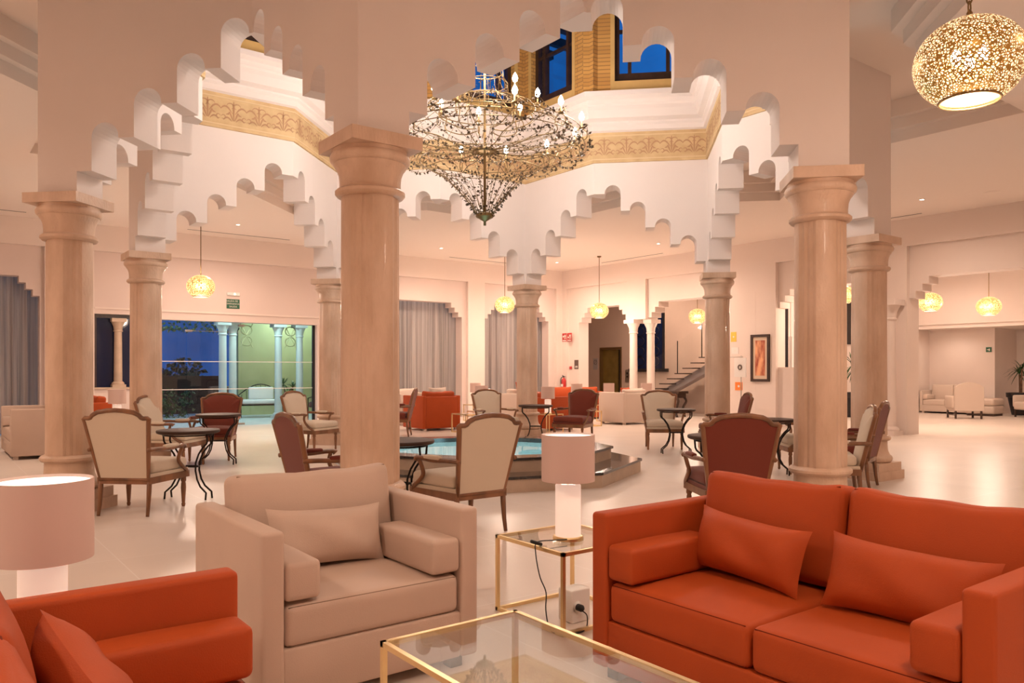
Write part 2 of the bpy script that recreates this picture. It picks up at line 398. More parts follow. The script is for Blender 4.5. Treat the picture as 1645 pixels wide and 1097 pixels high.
# frieze, cornice, clerestory
fz = MB(); ring(fz, star(-TH-.03), 4.80, star(-TH-.03), 5.30); ring(fz, star(-TH+.01), 4.80, star(-TH-.03), 4.80); ring(fz, star(-TH-.03), 5.30, star(-TH+.01), 5.30)
struct('trim_frieze', fz, 'frieze')
ff = MB()
for z in (4.845, 5.235):
    ring(ff, star(-TH-.036), z, star(-TH-.036), z+.018); ring(ff, star(-TH-.02), z, star(-TH-.036), z); ring(ff, star(-TH-.036), z+.018, star(-TH-.02), z+.018)
struct('trim_fillet', ff, 'filet')
cn = MB(); prof = [(-TH-.03,5.30),(-.25,5.32),(-.25,5.40),(-.28,5.43),(-.28,5.46),(-.36,5.50),(-.40,5.62),(-.40,5.68),(-.43,5.71),(-.43,5.78),(-.52,5.82),(-.52,5.90),(-.05,5.905)]
for (a,za),(b,zb) in zip(prof, prof[1:]): ring(cn, star(a), za, star(b), zb)
struct('trim_cornice', cn, 'star')
# arabesque relief on the frieze
ab = MB()
def leafstroke(mb, pts2, w, fr):
    # thin raised stroke in the plane of the frieze; fr maps (s,z,out) to world
    n = len(pts2); vs = []
    for i, (s_, z) in enumerate(pts2):
        a = pts2[max(0,i-1)]; b = pts2[min(n-1,i+1)]; d = Vector((b[0]-a[0], b[1]-a[1])); d.normalize(); ww = w*(sin(pi*(i+.35)/(n))*.9+.1)
        vs += [fr(s_-d.y*ww, z+d.x*ww), fr(s_+d.y*ww, z-d.x*ww)]
    mb.add(vs, [(2*i,2*i+1,2*i+3,2*i+2) for i in range(n-1)])
sp = star(-TH-.034)
for i in range(16):
    A = Vector(sp[i]); B = Vector(sp[(i+1)%16]); L = (B-A).length; u = (B-A)/L
    fr = lambda s_, z, A=A, u=u: (A.x+u.x*s_, A.y+u.y*s_, z)
    nm = 5
    for q in range(nm):
        c = L*(q+.5)/nm; zb = 4.93; fl_ = 1
        for sg in (-1, 1):
            leafstroke(ab, [(c+sg*(.01+.10*t), zb+.24*t-.16*t*t*(t>.5)) for t in [j/6 for j in range(7)]], .014, fr)
            leafstroke(ab, [(c+sg*(.02+.17*t), zb+.10+.10*sin(t*2.6)) for t in [j/6 for j in range(7)]], .013, fr)
            leafstroke(ab, [(c+sg*(.03+.12*t), zb-.01+.05*sin(t*3)) for t in [j/5 for j in range(6)]], .012, fr)
            leafstroke(ab, [(c+sg*(.05+.05*cos(t)), zb+.21+.04*sin(t)) for t in [j*pi/5 for j in range(8)]], .009, fr)
            leafstroke(ab, [(c+sg*(.15+.03*cos(t)), zb+.04+.03*sin(t)) for t in [j*pi/4 for j in range(8)]], .008, fr)
        leafstroke(ab, [(c, zb+.28*t) for t in [j/5 for j in range(6)]], .012, fr)
tag(ab.obj('trim_arabesque', 'arab'), kind='structure')
# clerestory walls with windows
DB = -.36
bo = star(DB+.30); bi = star(DB); wl = MB(); jb = MB()
frames = []
def quadbox(mb, A, u, n, s0, s1, z0, z1, d0, d1):
    pts = []
    for z in (z0, z1):
        for (s_, d) in ((s0,d0),(s1,d0),(s1,d1),(s0,d1)): p = A+u*s_+n*d; pts.append((p.x,p.y,z))
    mb.add(pts, [(0,3,2,1),(4,5,6,7),(0,1,5,4),(1,2,6,5),(2,3,7,6),(3,0,4,7)])
winn = 0
for i in range(16):
    tip_first = i % 2 == 0
    A = Vector(bi[i]); B = Vector(bi[(i+1)%16]); 
    if not tip_first: A, B = B, A
    L = (B-A).length; u = (B-A)/L; n = Vector((u.y,-u.x)); 
    if n.dot(A) < 0: n = -n
    w0, w1 = .22, L-.42
    quadbox(wl, A, u, n, -.3, w0, 5.9, 8.3, 0, .3); quadbox(wl, A, u, n, w1, L+.1, 5.9, 8.3, 0, .3)
    quadbox(wl, A, u, n, w0, w1, 7.9, 8.3, 0, .3)
    quadbox(jb, A, u, n, w0, w1, 5.9, 6.10, -.01, .3); quadbox(jb, A, u, n, w1, w1+.07, 5.9, 8.0, -.012, .0); quadbox(jb, A, u, n, w0-.07, w0, 5.9, 8.0, -.012, .0)
    fm = MB()
    quadbox(fm, A, u, n, w0, w0+.08, 6.1, 7.9, .1, .2); quadbox(fm, A, u, n, w1-.08, w1, 6.1, 7.9, .1, .2)
    quadbox(fm, A, u, n, w0+.08, w1-.08, 6.1, 6.26, .1, .2); quadbox(fm, A, u, n, w0+.08, w1-.08, 7.8, 7.9, .1, .2)
    for q in (.22, .78): quadbox(fm, A, u, n, w0+(w1-w0)*q-.03, w0+(w1-w0)*q+.03, 6.26, 7.8, .1, .2)
    quadbox(fm, A, u, n, w0+.08, w1-.08, 6.95, 7.0, .12, .18)
    winn += 1; wf = struct('window_%d' % winn, fm, 'darkwood')
    g = MB(); quadbox(g, A, u, n, w0+.08, w1-.08, 6.2, 7.85, .145, .155); g.obj('pane', 'glass', wf)
struct('wall_clerestory', wl, 'brick'); struct('trim_clerestory_jambs', jb, 'stucco')
rf = MB(); rf.prism([(5.6*cos(pi/4*i+pi/8), 5.6*sin(pi/4*i+pi/8)) for i in range(8)], 8.3, 8.4)
for i in range(-8, 9): rf.box(-5.2, 5.2, i*.6-.06, i*.6+.06, 8.12, 8.3)
struct('ceiling_lantern_roof', rf, 'darkwood')

# ---------------- outer walls
def wall_pieces(mb, mp, iv, t0, t1):
    # iv: (a0, a1, z0, z1) pieces in wall coordinates; mp maps (a,d) -> (x,y)
    for a0,a1,z0,z1 in iv:
        p = [mp(a0,t0), mp(a1,t0), mp(a1,t1), mp(a0,t1)]; mb.prism(p, z0, z1)
ZR = 3.84
mpN = lambda a, d: (a, HW+d)
mpE = lambda a, d: (HW+d, a)
n1 = MB(); wall_pieces(n1, mpN, [(-10.3,10.3,ZR,ZC+.6), (-10.3,-7.6,0,ZR),(-3.82,-2.92,0,ZR),(2.5,2.66,0,ZR),(6.57,7.15,0,ZR),(9.86,10.3,0,ZR)], 0, .10)
struct('wall_north_piers', n1, 'plaster')
def steps_right(a1, z, w=.12, h=.13, n=3, sg=-1):
    # stepped corner: blocks hanging under the head at the side a1
    return [(a1+sg*w*(n-i), a1+sg*w*(n-i-1), z-h*(i+1), z) if sg < 0 else (a1+sg*w*(n-i-1), a1+sg*w*(n-i), z-h*(i+1), z) for i in range(n)]
def norm(iv): return [(min(a,b),max(a,b),c,d) for a,b,c,d in iv]
n2 = MB(); ZH = 3.22
iv = [(-10.3,10.3,ZH,ZR+.1),(-10.3,-7.3,0,ZH),(-3.9,-2.9,0,ZH),(-2.9,-1.75,0,.91),(-2.9,-1.75,2.52,ZH),(-1.75,-1.61,0,ZH),(-1.61,2.08,2.45,ZH),(2.08,2.95,0,ZH),(6.42,7.2,0,ZH),(9.62,10.3,0,ZH)]
for a1, sg in ((-3.9,-1),(6.42,-1),(9.62,-1),(-7.3,1),(2.95,1),(7.2,1)): iv += norm(steps_right(a1, ZH, sg=sg))
wall_pieces(n2, mpN, iv, .10, .42)
struct('wall_north', n2, 'panel')
bd = MB(); wall_pieces(bd, mpN, [(-2.9,2.5,2.62,2.66)], .075, .11); struct('trim_1', bd, 'plaster')

e1 = MB(); wall_pieces(e1, mpE, [(-10.3,10.1,ZR,ZC+.6),(9.9,10.1,0,ZR),(6.61,7.34,2.74,ZR),(2.50,3.78,0,ZR),(-.55,-.15,0,ZR),(-10.3,-7.4,0,ZR)], 0, .10)
struct('wall_east_piers', e1, 'plaster')
e2 = MB()
iv = [(-10.3,10.1,3.2,ZR+.1),(9.45,10.1,0,3.2),(6.61,7.34,2.74,3.2),(2.58,4.0,0,3.2),(1.3,2.58,0,1.39),(-.55,-.05,0,3.2),(-10.3,-7.3,0,3.2)]
for a1, sg in ((9.45,-1),(7.34,1),(6.61,-1),(4.0,1),(2.58,-1),(-.05,1),(-.55,-1),(-7.3,1)): iv += norm(steps_right(a1, 3.2, sg=sg, w=.13, h=.14))
wall_pieces(e2, mpE, iv, .10, .50)
struct('wall_east', e2, 'plaster')
ws = MB(); ws.box(-10.4,-10.1,-10.4,10.5,0,5); struct('wall_west', ws, 'plaster')
wn = MB(); wn.box(-10.1,10.5,-10.4,-10.1,0,5); struct('wall_south', wn, 'plaster')
bs = MB()
for a0,a1 in ((-3.82,-2.92),): bs.box(a0,a1,HW-.015,HW,0,.09)
bs.box(6.57,7.15,HW-.015,HW,0,.09); bs.box(9.86,10.1,HW-.015,HW,0,.09); struct('baseboard_north', bs, 'beige')
bs = MB(); bs.box(HW-.015,HW,2.5,3.78,0,.09); bs.box(HW-.015,HW,9.9,10.1,0,.09); bs.box(HW+.48,HW+.505,1.3,2.58,0,.09); struct('baseboard_east', bs, 'beige')

# rooms beyond the east arcade
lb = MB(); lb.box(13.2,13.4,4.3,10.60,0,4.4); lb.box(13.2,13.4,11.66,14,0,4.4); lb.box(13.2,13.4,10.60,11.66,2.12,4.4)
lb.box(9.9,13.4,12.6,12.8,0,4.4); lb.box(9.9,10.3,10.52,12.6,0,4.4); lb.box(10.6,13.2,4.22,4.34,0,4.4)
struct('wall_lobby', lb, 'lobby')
lc = MB(); lc.box(10.2,24,-10.4,14,4.35,4.5); struct('ceiling_lobby', lc, 'ceil')
rm = MB()
rm.box(13.2,18.3,4.22,4.4,0,4.4); rm.box(18.3,18.5,3.6,4.4,0,4.4); rm.box(18.3,18.5,-8,3.6,2.56,4.4); rm.box(18.3,20.2,3.55,3.65,0,2.7)
rm.box(20.0,20.2,1.64,3.6,0,2.7); rm.box(20.2,21.8,1.64,1.74,0,2.7); rm.box(21.6,21.8,-8,1.64,0,2.7); rm.box(10.5,21.8,-8.2,-8,0,4.4)
struct('wall_lounge', rm, 'plaster')
rn = MB(); rn.box(18.5,21.6,-8,3.55,2.60,2.7); struct('ceiling_lounge_niche', rn, 'ceil')
rt_ = MB(); rt_.box(18.27,18.3,-8,3.62,2.56,2.62); rt_.box(18.25,18.3,-8,3.62,2.68,2.73); struct('trim_2', rt_, 'plaster')

# ---------------- columns
def column_parts(root, seed=0):
    H = pi/4
    mb = MB(); m_ = Rz(H)
    mb.box(-.290,.290,-.290,.290,0,.105,m_); mb.box(-.265,.265,-.265,.265,.105,.20,m_); mb.obj('plinth', 'trav', root)
    def poly(r, n=48):
        out = []
        for i in range(n):
            a = 2*pi*i/n; rel = a % (pi/2); rr = r
            if rel < R(20) or rel > R(70): rr = r*.945
            t = min(rel, pi/2-rel)
            if t < R(3): rr = r*.90
            out.append((rr*cos(a), rr*sin(a)))
        return out
    b = MB(); b.lathe([(.235,.20),(.255,.215),(.265,.245),(.255,.275),(.235,.288),(.228,.30),(.212,.34),(.207,.40),(.207,.455),(.232,.463),(.247,.480),(.247,.50),(.232,.517),(.20,.525)], 48)
    b.obj('base', 'trav', root, True, angle=40)
    sh = MB(); n = 48; zz = [.515,.9,1.6,2.52]; vs = []
    for z in zz:
        for x, y in poly(.207-.007*(z-.53)/2, n): vs.append((x,y,z))
    sh.add(vs, [(k*n+i, k*n+(i+1)%n, (k+1)*n+(i+1)%n, (k+1)*n+i) for k in range(len(zz)-1) for i in range(n)])
    sh.obj('shaft', 'trav', root, True, angle=12)
    c = MB(); c.lathe([(.195,2.505),(.228,2.512),(.243,2.528),(.243,2.548),(.228,2.562),(.212,2.568),(.212,2.61),(.217,2.66),(.232,2.70),(.250,2.722),(.252,2.735),(.262,2.738),(.276,2.755),(.280,2.780),(.270,2.802),(.258,2.808),(.258,2.835)], 48)
    c.obj('capital', 'trav', root, True, angle=40)
    a = MB(); a.box(-.268,.268,-.268,.268,2.832,ZA+.004,m_); a.obj('abacus', 'trav', root)
cl_lab = {0:'travertine column by the table with plates, right of the double colonnettes, under the star arcade', 1:'travertine column in the far middle, behind the cream and russet armchairs, under the star arcade',
 2:'travertine column standing right of the glass doors, beside a cream armchair', 3:'travertine column standing left of the glass doors, behind the russet armchair',
 4:'large travertine column at far left, behind the cream armchair seen from behind', 5:'largest, nearest travertine column, rising behind the taupe armchair',
 6:'large travertine column at right, rising behind the terracotta sofa', 7:'travertine column at right with its stepped plinth in full view'}
proto = thing('column', cl_lab[0], 'column', (RT,0,0), 0, 'columns under the star arcade'); column_parts(proto)
for k in range(1, 8): dup(proto, (RT*cos(pi/4*k), RT*sin(pi/4*k), 0), pi/4*k, cl_lab[k])

# ================================================================== SOFAS AND ARMCHAIRS
def make_sofa(name, label, w, d, n, col, seamm, loc, rz, h=.70, group=None, cat='armchair', fine=True, back=.83):
    t = thing(name, label, cat, (*loc, 0), rz, group)
    iw = w-.18
    for sg in (-1, 1):
        a = MB(); a.rbox((sg*(w/2-.045), 0, .05+(h-.05)/2), (.09, d, h-.05), .018, n=3 if fine else 2, m=1)
        arm = a.obj('arm', col, t, True)
        if fine:
            s_ = MB(); y = -d/2; x = sg*(w/2-.045)
            s_.tube([(x-.034,y+.008,.09),(x-.034,y+.008,h-.03),(x-.02,y+.008,h-.013),(x+.02,y+.008,h-.013),(x+.034,y+.008,h-.03),(x+.034,y+.008,.09)], .0028, 5)
            s_.obj('piping', seamm, arm, True)
        b = MB(); bl = d*.60
        b.rbox((sg*(w/2-.09-.074), -d/2+.004+bl/2, .425+.075), (.146, bl, .148), .022, (0,0,.008), 3 if fine else 2, 2)
        bo_ = b.obj('arm_bolster', col, t, True)
        if fine:
            x = sg*(w/2-.09-.074); y = -d/2+.012
            s_ = MB(); s_.tube([(x-.060,y,.44),(x-.060,y,.562),(x+.060,y,.562),(x+.060,y,.44)], .0026, 5); s_.obj('piping', seamm, bo_, True)
    b = MB(); b.rbox((0, d/2-.05, .05+(h-.07)/2), (iw+.02, .10, h-.07), .018, n=2, m=1); b.obj('back_panel', col, t, True)
    b = MB(); b.rbox((0, -.03, .15), (iw+.01, d-.08, .20), .012, n=2, m=1); b.obj('seat_base', col, t, True)
    cw = iw/n
    for i in range(n):
        x = -iw/2+cw*(i+.5)
        b = MB(); b.rbox((x, -.055, .33), (cw-.006, d-.13, .165), .032, (0,0,.018), 3, 5); c = b.obj('seat_cushion', col, t, True)
        if fine:
            s_ = MB(); y = -.055-(d-.13)/2+.010
            s_.tube([(x-cw/2+.02,y,.402),(x+cw/2-.02,y,.402)], .0026, 5); s_.tube([(x-cw/2+.02,y,.258),(x+cw/2-.02,y,.258)], .0026, 5); s_.obj('piping', seamm, c, True)
        mt = T(x, d/2-.185, .625)@Matrix.Rotation(R(-9), 4, 'X')
        b = MB()
        def bend(o, hh, i=i):
            # slack upholstery: top edge dips between lifted corners
            k = (o.x/hh[0]); o = o.copy(); 
            if o.z > 0: o.z += (.016*abs(k)**3-.006)*(o.z/hh[2]) + .003*sin(o.x*23+i*2)*(o.z/hh[2])
            return o
        b.rbox((0,0,0), (cw-.01, .16, (back-.42)), .045, (0,.04,.0), 4, 8, mt, bend); c = b.obj('back_cushion', col, t, True)
        if fine:
            s_ = MB(); zz = (back-.42)/2; pts = []
            for j in range(17):
                k = -1+2*j/16; xx = k*(cw/2-.03); z = zz-.012+(.016*abs(k)**3-.006)+.003*sin(xx*23+i*2)
                pts.append(mt @ Vector((xx, -.062, z-.004)))
            s_.tube(pts, .003, 5); s_.obj('piping', seamm, c, True)
    for sx in (-1, 1):
        for sy in (-1, 1):
            b = MB(); b.box(sx*(w/2-.09)-.03, sx*(w/2-.09)+.03, sy*(d/2-.07)-.03, sy*(d/2-.07)+.03, 0, .055); b.obj('foot', 'lightleather' if not fine else 'black', t)
    return t
def pillow_mb(w, h, th, seed=0, n=20, m=12):
    rnd = random.Random(seed); ph = [rnd.uniform(0, 6.28) for _ in range(6)]; mb = MB(); vs = []; fs = []
    for sgn in (-1, 1):
        for j in range(m+1):
            for i in range(n+1):
                u = -1+2*i/n; v = -1+2*j/m
                pin = 1-.10*(1-abs(u)**4)*abs(v)**3 if True else 1
                x = u*w/2*(1-.05*(1-abs(v)**2.5)); y = v*h/2*(1-.13*(1-abs(u)**3))
                t = th/2*max(0,(1-abs(u)**3.2))**.55*max(0,(1-abs(v)**2.6))**.55
                t += .010*sin(u*5+ph[0]+v*3)*(1-u*u)*(1-v*v)+.012*(sin((u*u*6)+ph[1])*(abs(u)**2)*(1-abs(v))*(1-u*u))*2
                vs.append((x, sgn*t, y))
        b = 0 if sgn < 0 else (n+1)*(m+1)
        for j in range(m):
            for i in range(n):
                q = (b+j*(n+1)+i, b+j*(n+1)+i+1, b+(j+1)*(n+1)+i+1, b+(j+1)*(n+1)+i); fs.append(q if sgn < 0 else q[::-1])
    return mb.add(vs, fs)
def put_pillow(label, col, local, sofa_loc, sofa_rz, w=.5, h=.28, th=.13, lean=-20, twist=0, roll=0, seed=0, group='lumbar pillows on the seats'):
    c = Vector((*sofa_loc, 0))+Rz(sofa_rz)@Vector(local)
    o = pillow_mb(w, h, th, seed).obj('lumbar_pillow', col, None, True)
    o.location = c; o.rotation_euler = (Matrix.Rotation(sofa_rz+R(twist),3,'Z')@Matrix.Rotation(R(lean),3,'X')@Matrix.Rotation(R(roll),3,'Y')).to_euler()
    return tag(o, label, 'pillow', group)

# foreground group round the glass coffee table
CH = (-4.415, -5.07)
make_sofa('armchair', 'large taupe leather armchair with one lumbar pillow, in front of the nearest column', .97, .87, 1, 'taupe', 'seamt', CH, 0)
put_pillow('taupe lumbar pillow on the large taupe armchair in the foreground', 'taupe', (-.02, .03, .56), CH, 0, .56, .27, .15, -16, 3, 3, 3)
SR = (-3.175, -6.68)
make_sofa('sofa', 'terracotta leather two-seat sofa at right of the glass coffee table', 1.58, .87, 2, 'rust', 'seam', SR, R(-90), cat='sofa', group='terracotta leather sofas in the foreground')
put_pillow('terracotta lumbar pillow on the right-hand sofa, by the arm next to the lamp table', 'rust', (-.33, .02, .56), SR, R(-90), .56, .27, .15, -17, -3, 3, 5)
put_pillow('crumpled terracotta lumbar pillow at the near end of the right-hand sofa', 'rust', (.33, .02, .55), SR, R(-90), .58, .28, .16, -18, 4, 2, 8)
SL = (-5.575, -6.69)
make_sofa('sofa', 'terracotta leather sofa cut off at the lower left corner, beside a lit table lamp', 1.58, .87, 2, 'rust', 'seam', SL, R(90), cat='sofa', group='terracotta leather sofas in the foreground')
put_pillow('terracotta lumbar pillow on the sofa at the lower left corner', 'rust', (.33, .03, .56), SL, R(90), .56, .28, .16, -18, 3, -3, 11)

# ------------------------------------------------------------------ gold framed glass tables
def make_gtable(name, label, w, d, h, loc, rz=0, group=None, r=.009, lower=True, cat='table'):
    t = thing(name, label, cat, (*loc, 0), rz, group)
    for z in ([h-r] + ([r] if lower else [])):
        f = MB(); f.box(-w/2,w/2,-d/2,-d/2+2*r,z-r,z+r); f.box(-w/2,w/2,d/2-2*r,d/2,z-r,z+r); f.box(-w/2,-w/2+2*r,-d/2,d/2,z-r,z+r); f.box(w/2-2*r,w/2,-d/2,d/2,z-r,z+r)
        f.obj('top_frame' if z > h/2 else 'base_frame', 'gold', t)
    for sx in (-1,1):
        for sy in (-1,1):
            l = MB(); x = sx*(w/2-r); y = sy*(d/2-r); l.box(x-r,x+r,y-r,y+r,0 if not lower else 2*r,h-2*r); l.obj('leg', 'gold', t)
    g = MB(); g.box(-w/2+2*r,w/2-2*r,-d/2+2*r,d/2-2*r,h-.012,h-.002); g.obj('glass_top', 'tableglass', t)
    return t
make_gtable('coffee_table', 'low glass coffee table with thin gold frame between the foreground seats', .57, 1.15, .40, (-4.395, -6.585), lower=False)
make_gtable('side_table', 'square glass side table with gold frame carrying the centre table lamp', .56, .56, .41, (-3.12, -5.185))
make_gtable('side_table', 'gold framed side table mostly hidden behind the lower left sofa', .50, .50, .41, (-5.61, -5.60))

# ------------------------------------------------------------------ table lamps
def make_lamp(label, loc, z, power=P_TABLE, group='lit drum table lamps'):
    t = thing('table_lamp', label, 'lamp', (*loc, z), 0, group)
    b = MB(); b.lathe([(.082,0),(.082,.014),(.075,.02)], 32); b.obj('foot_plate', 'gold', t, True, angle=40)
    b = MB(); b.lathe([(.068,.02),(.068,.285),(.06,.295)], 32); b.obj('lamp_base', 'lampbase', t, True, angle=40)
    b = MB(); b.lathe([(.006,.29),(.006,.33),(.012,.335),(.006,.35)], 10); b.obj('stem', 'gold', t, True)
    b = MB(); b.lathe([(.137,.31),(.141,.31),(.141,.555),(.137,.555),(.137,.31)], 48); sh = b.obj('lamp_shade', 'shade', t, True, angle=40)
    b = MB(); b.lathe([(.0,.543),(.136,.543),(.136,.546),(0,.546)], 32); b.obj('diffuser', 'diffuser', sh)
    b = MB(); b.lathe([(.0,.325),(.136,.325),(.136,.328),(0,.328)], 32); b.obj('glow_stop_disc', 'glow_stop', sh)  # added disc, hides the glowing diffuser from below
    light('lamp_light', 'POINT', (0,0,.27), power*.8, (1,.74,.56), .075, parent=t)
    light('lamp_uplight', 'SPOT', (0,0,.552), power*1.2, (1,.75,.55), .02, rot=(pi,0,0), spot=165, parent=t)
    return t
make_lamp('lit drum lamp on the glass side table between armchair and sofa', (-3.16, -5.23), .41)
make_lamp('lit pink drum lamp at far left in the foreground, behind the terracotta sofa', (-5.60, -5.55), .41)
# cable, switch and socket box under the side table
c = MB(); P = [(-3.22,-5.29,.425),(-3.30,-5.27,.428),(-3.38,-5.26,.432),(-3.415,-5.27,.42),(-3.43,-5.29,.39),(-3.445,-5.32,.34),(-3.44,-5.34,.27),(-3.42,-5.36,.20),(-3.43,-5.37,.12),(-3.42,-5.38,.04),(-3.40,-5.40,.006),(-3.35,-5.46,.006),(-3.28,-5.47,.006),(-3.22,-5.44,.01),(-3.20,-5.42,.06),(-3.20,-5.375,.075)]
def spline(P, k=6):
    out = []; V = [Vector(p) for p in P]
    for i in range(len(V)-1):
        a = V[max(0,i-1)]; b = V[i]; c_ = V[i+1]; d = V[min(len(V)-1,i+2)]
        for j in range(k):
            t = j/k; out.append(.5*((2*b)+(-a+c_)*t+(2*a-5*b+4*c_-d)*t*t+(-a+3*b-3*c_+d)*t**3))
    return out+[V[-1]]
c.tube(spline(P), .0032, 6)
lc_ = tag(c.obj('lamp_cord', 'cable', None, True), 'black lamp cord with inline switch trailing off the glass side table', 'cord')
s_ = MB(); s_.rbox((0,0,0), (.022,.07,.018), .008, mtx=T(-3.405,-5.265,.428)@Rz(R(80))@Matrix.Rotation(R(20),4,'X')); s_.obj('inline_switch', 'cable', lc_, True)
s_ = MB(); s_.lathe([(.018,0),(.018,.03),(.01,.04)], 16, mtx=T(-3.20,-5.352,.085)@Matrix.Rotation(R(90),4,'X')); s_.obj('plug', 'cable', lc_, True)
t = thing('socket_box', 'small white floor socket box under the glass side table', 'socket', (-3.17,-5.29,0), 0)
b = MB(); b.rbox((0,0,.085), (.13,.11,.17), .01, n=2, m=1); b.obj('housing', 'white', t, True)
b = MB(); b.lathe([(.0,0),(.026,0),(.030,.003)], 20, mtx=T(-.03,-.056,.085)@Matrix.Rotation(R(90),4,'X')); b.obj('socket', 'white', t, True)

# ================================================================== BERGERE ARMCHAIRS
def make_bergere(label, fab, loc, face, group):
    """face: world angle the sitter looks along (degrees)"""
    t = thing('bergere_armchair', label, 'armchair', (*loc, 0), R(face+90), group)
    tilt = Matrix.Rotation(R(-13), 4, 'X'); BM = T(0,.255,.33)@tilt
    # back outline in (x, s)
    ol = [(-.225,0),(-.260,.28),(-.292,.53),(-.300,.562),(-.290,.568),(-.250,.566),(-.232,.574),(-.212,.598),(-.165,.622),(-.08,.636),(0,.641)]
    ol = ol+[(-x,s) for x,s in reversed(ol[:-1])]
    f = MB(); f.tube([BM@Vector((x,0,s)) for x,s in ol], .021, 8, True); fr = f.obj('back_frame', 'wood', t, True)
    p = MB(); inn = [(x*.95, .015+s*.95) for x,s in ol]; n = len(inn)
    # upholstered panel: flat behind, padded in front
    rings = [(1,.012),(1,-.010),(.93,-.034),(.6,-.050),(.25,-.054)]
    vs = []
    for k,(sc,y) in enumerate(rings):
        for x,s in inn: vs.append(BM@Vector((x*sc, y, .31+(s-.31)*sc)))
    fs = [tuple(range(n))]+[(k*n+i,k*n+(i+1)%n,(k+1)*n+(i+1)%n,(k+1)*n+i) for k in range(len(rings)-1) for i in range(n)]+[tuple((len(rings)-1)*n+i for i in range(n-1,-1,-1))]
    p.add(vs, fs); p.obj('backrest', fab, t, True, angle=50)
    # seat rail, deck, cushion
    sp_ = [(-.30,-.30),(.30,-.30),(.235,.25),(-.235,.25)]
    r = MB(); r.prism([(-.315,-.315),(0,-.335),(.315,-.315),(.25,.265),(-.25,.265)], .285, .345); r.obj('seat_rail', 'wood', t)
    dk = MB(); dk.prism([(-.305,-.305),(0,-.325),(.305,-.305),(.24,.255),(-.24,.255)], .345, .375); dk.obj('seat_deck', fab, t)
    def taper(o, hh):
        o = o.copy(); k = (o.y+hh[1])/(2*hh[1]); o.x *= 1-.18*k; return o
    c = MB(); c.rbox((0,-.045,.425), (.60,.54,.10), .035, (0,0,.022), 3, 5, fn=taper); c.obj('seat_cushion', fab, t, True)
    for sg in (-1,1):
        a = MB(); a.tube(spline([(sg*.275,.345,.60),(sg*.300,.22,.600),(sg*.322,.06,.592),(sg*.335,-.08,.600),(sg*.338,-.155,.598),(sg*.335,-.175,.585)],4), [.019]*18+[.026]*3, 8)
        a.tube(spline([(sg*.336,-.13,.585),(sg*.322,-.11,.52),(sg*.305,-.125,.46),(sg*.308,-.19,.40),(sg*.305,-.275,.35),(sg*.295,-.30,.31)],4), .018, 8)
        am = a.obj('arm', 'wood', t, True)
        q = MB(); q.rbox((0,0,0), (.045,.20,.03), .014, (0,0,.006), 2, 2, mtx=T(sg*.322,.045,.615)@Rz(R(sg*6))); q.obj('arm_pad', fab, am, True)
        l = MB(); l.lathe([(.020,.30),(.024,.285),(.026,.25),(.018,.235),(.022,.22),(.024,.18),(.016,.05),(.014,.035),(.019,.025),(.013,0)], 12, (sg*.275,-.275,0)); l.obj('leg', 'wood', t, True, angle=50)
        l = MB(); l.tube([(sg*.228,.245,.31),(sg*.228,.250,.22),(sg*.228,.262,.10),(sg*.230,.28,0)], [.023,.022,.018,.015], 8); l.obj('leg', 'wood', t, True)
    return t
GE = 'ecru bergere armchairs round the bistro tables'; GR = 'russet bergere armchairs round the bistro tables'
pe = make_bergere('ecru bergere seen from behind, leftmost of the foreground tables, beside the far left column', 'ecru', (-4.25,-.46), 48, GE)
pr = make_bergere('russet bergere seen from behind just over the terracotta sofa back', 'rustfab', (-.54,-4.27), 51, GR)
for lab, fab, loc, a in [
 ('ecru bergere facing right, half hidden behind the leftmost ecru armchair and its table', 0, (-3.12,2.90), -42),
 ('russet bergere facing the room in front of the glass doors', 1, (-2.39,3.54), -122),
 ('russet bergere seen from behind, left of the nearest column', 1, (-3.17,-2.28), -2),
 ('ecru bergere turned to the right, beside the column right of the glass doors', 0, (-.72,3.92), -62),
 ('russet bergere just showing past the right edge of the nearest column', 1, (1.75,5.55), 143),
 ('ecru bergere seen from behind at the centre, right of the taupe armchair', 0, (-2.33,-2.98), 91),
 ('ecru bergere facing the pool, left of the bistro table by the far middle column', 0, (2.40,3.03), -97),
 ('russet bergere facing left, right of the bistro table by the far middle column', 1, (3.66,2.33), -157),
 ('ecru bergere facing the camera behind a bistro table, near the stairs', 0, (4.10,.62), -129),
 ('russet bergere in side view facing left, above the russet chair behind the sofa', 1, (4.10,-.62), 141),
 ('ecru bergere mostly hidden behind the large right column', 0, (3.22,-2.62), 138),
 ('ecru bergere seen edge-on leaning back, just right of the large right column', 0, (1.42,-4.01), 126),
 ('russet bergere seen from behind at an angle, against the column with the visible plinth', 1, (2.50,-3.58), 108)]:
    dup(pr if fab else pe, (*loc,0), R(a+90), lab)

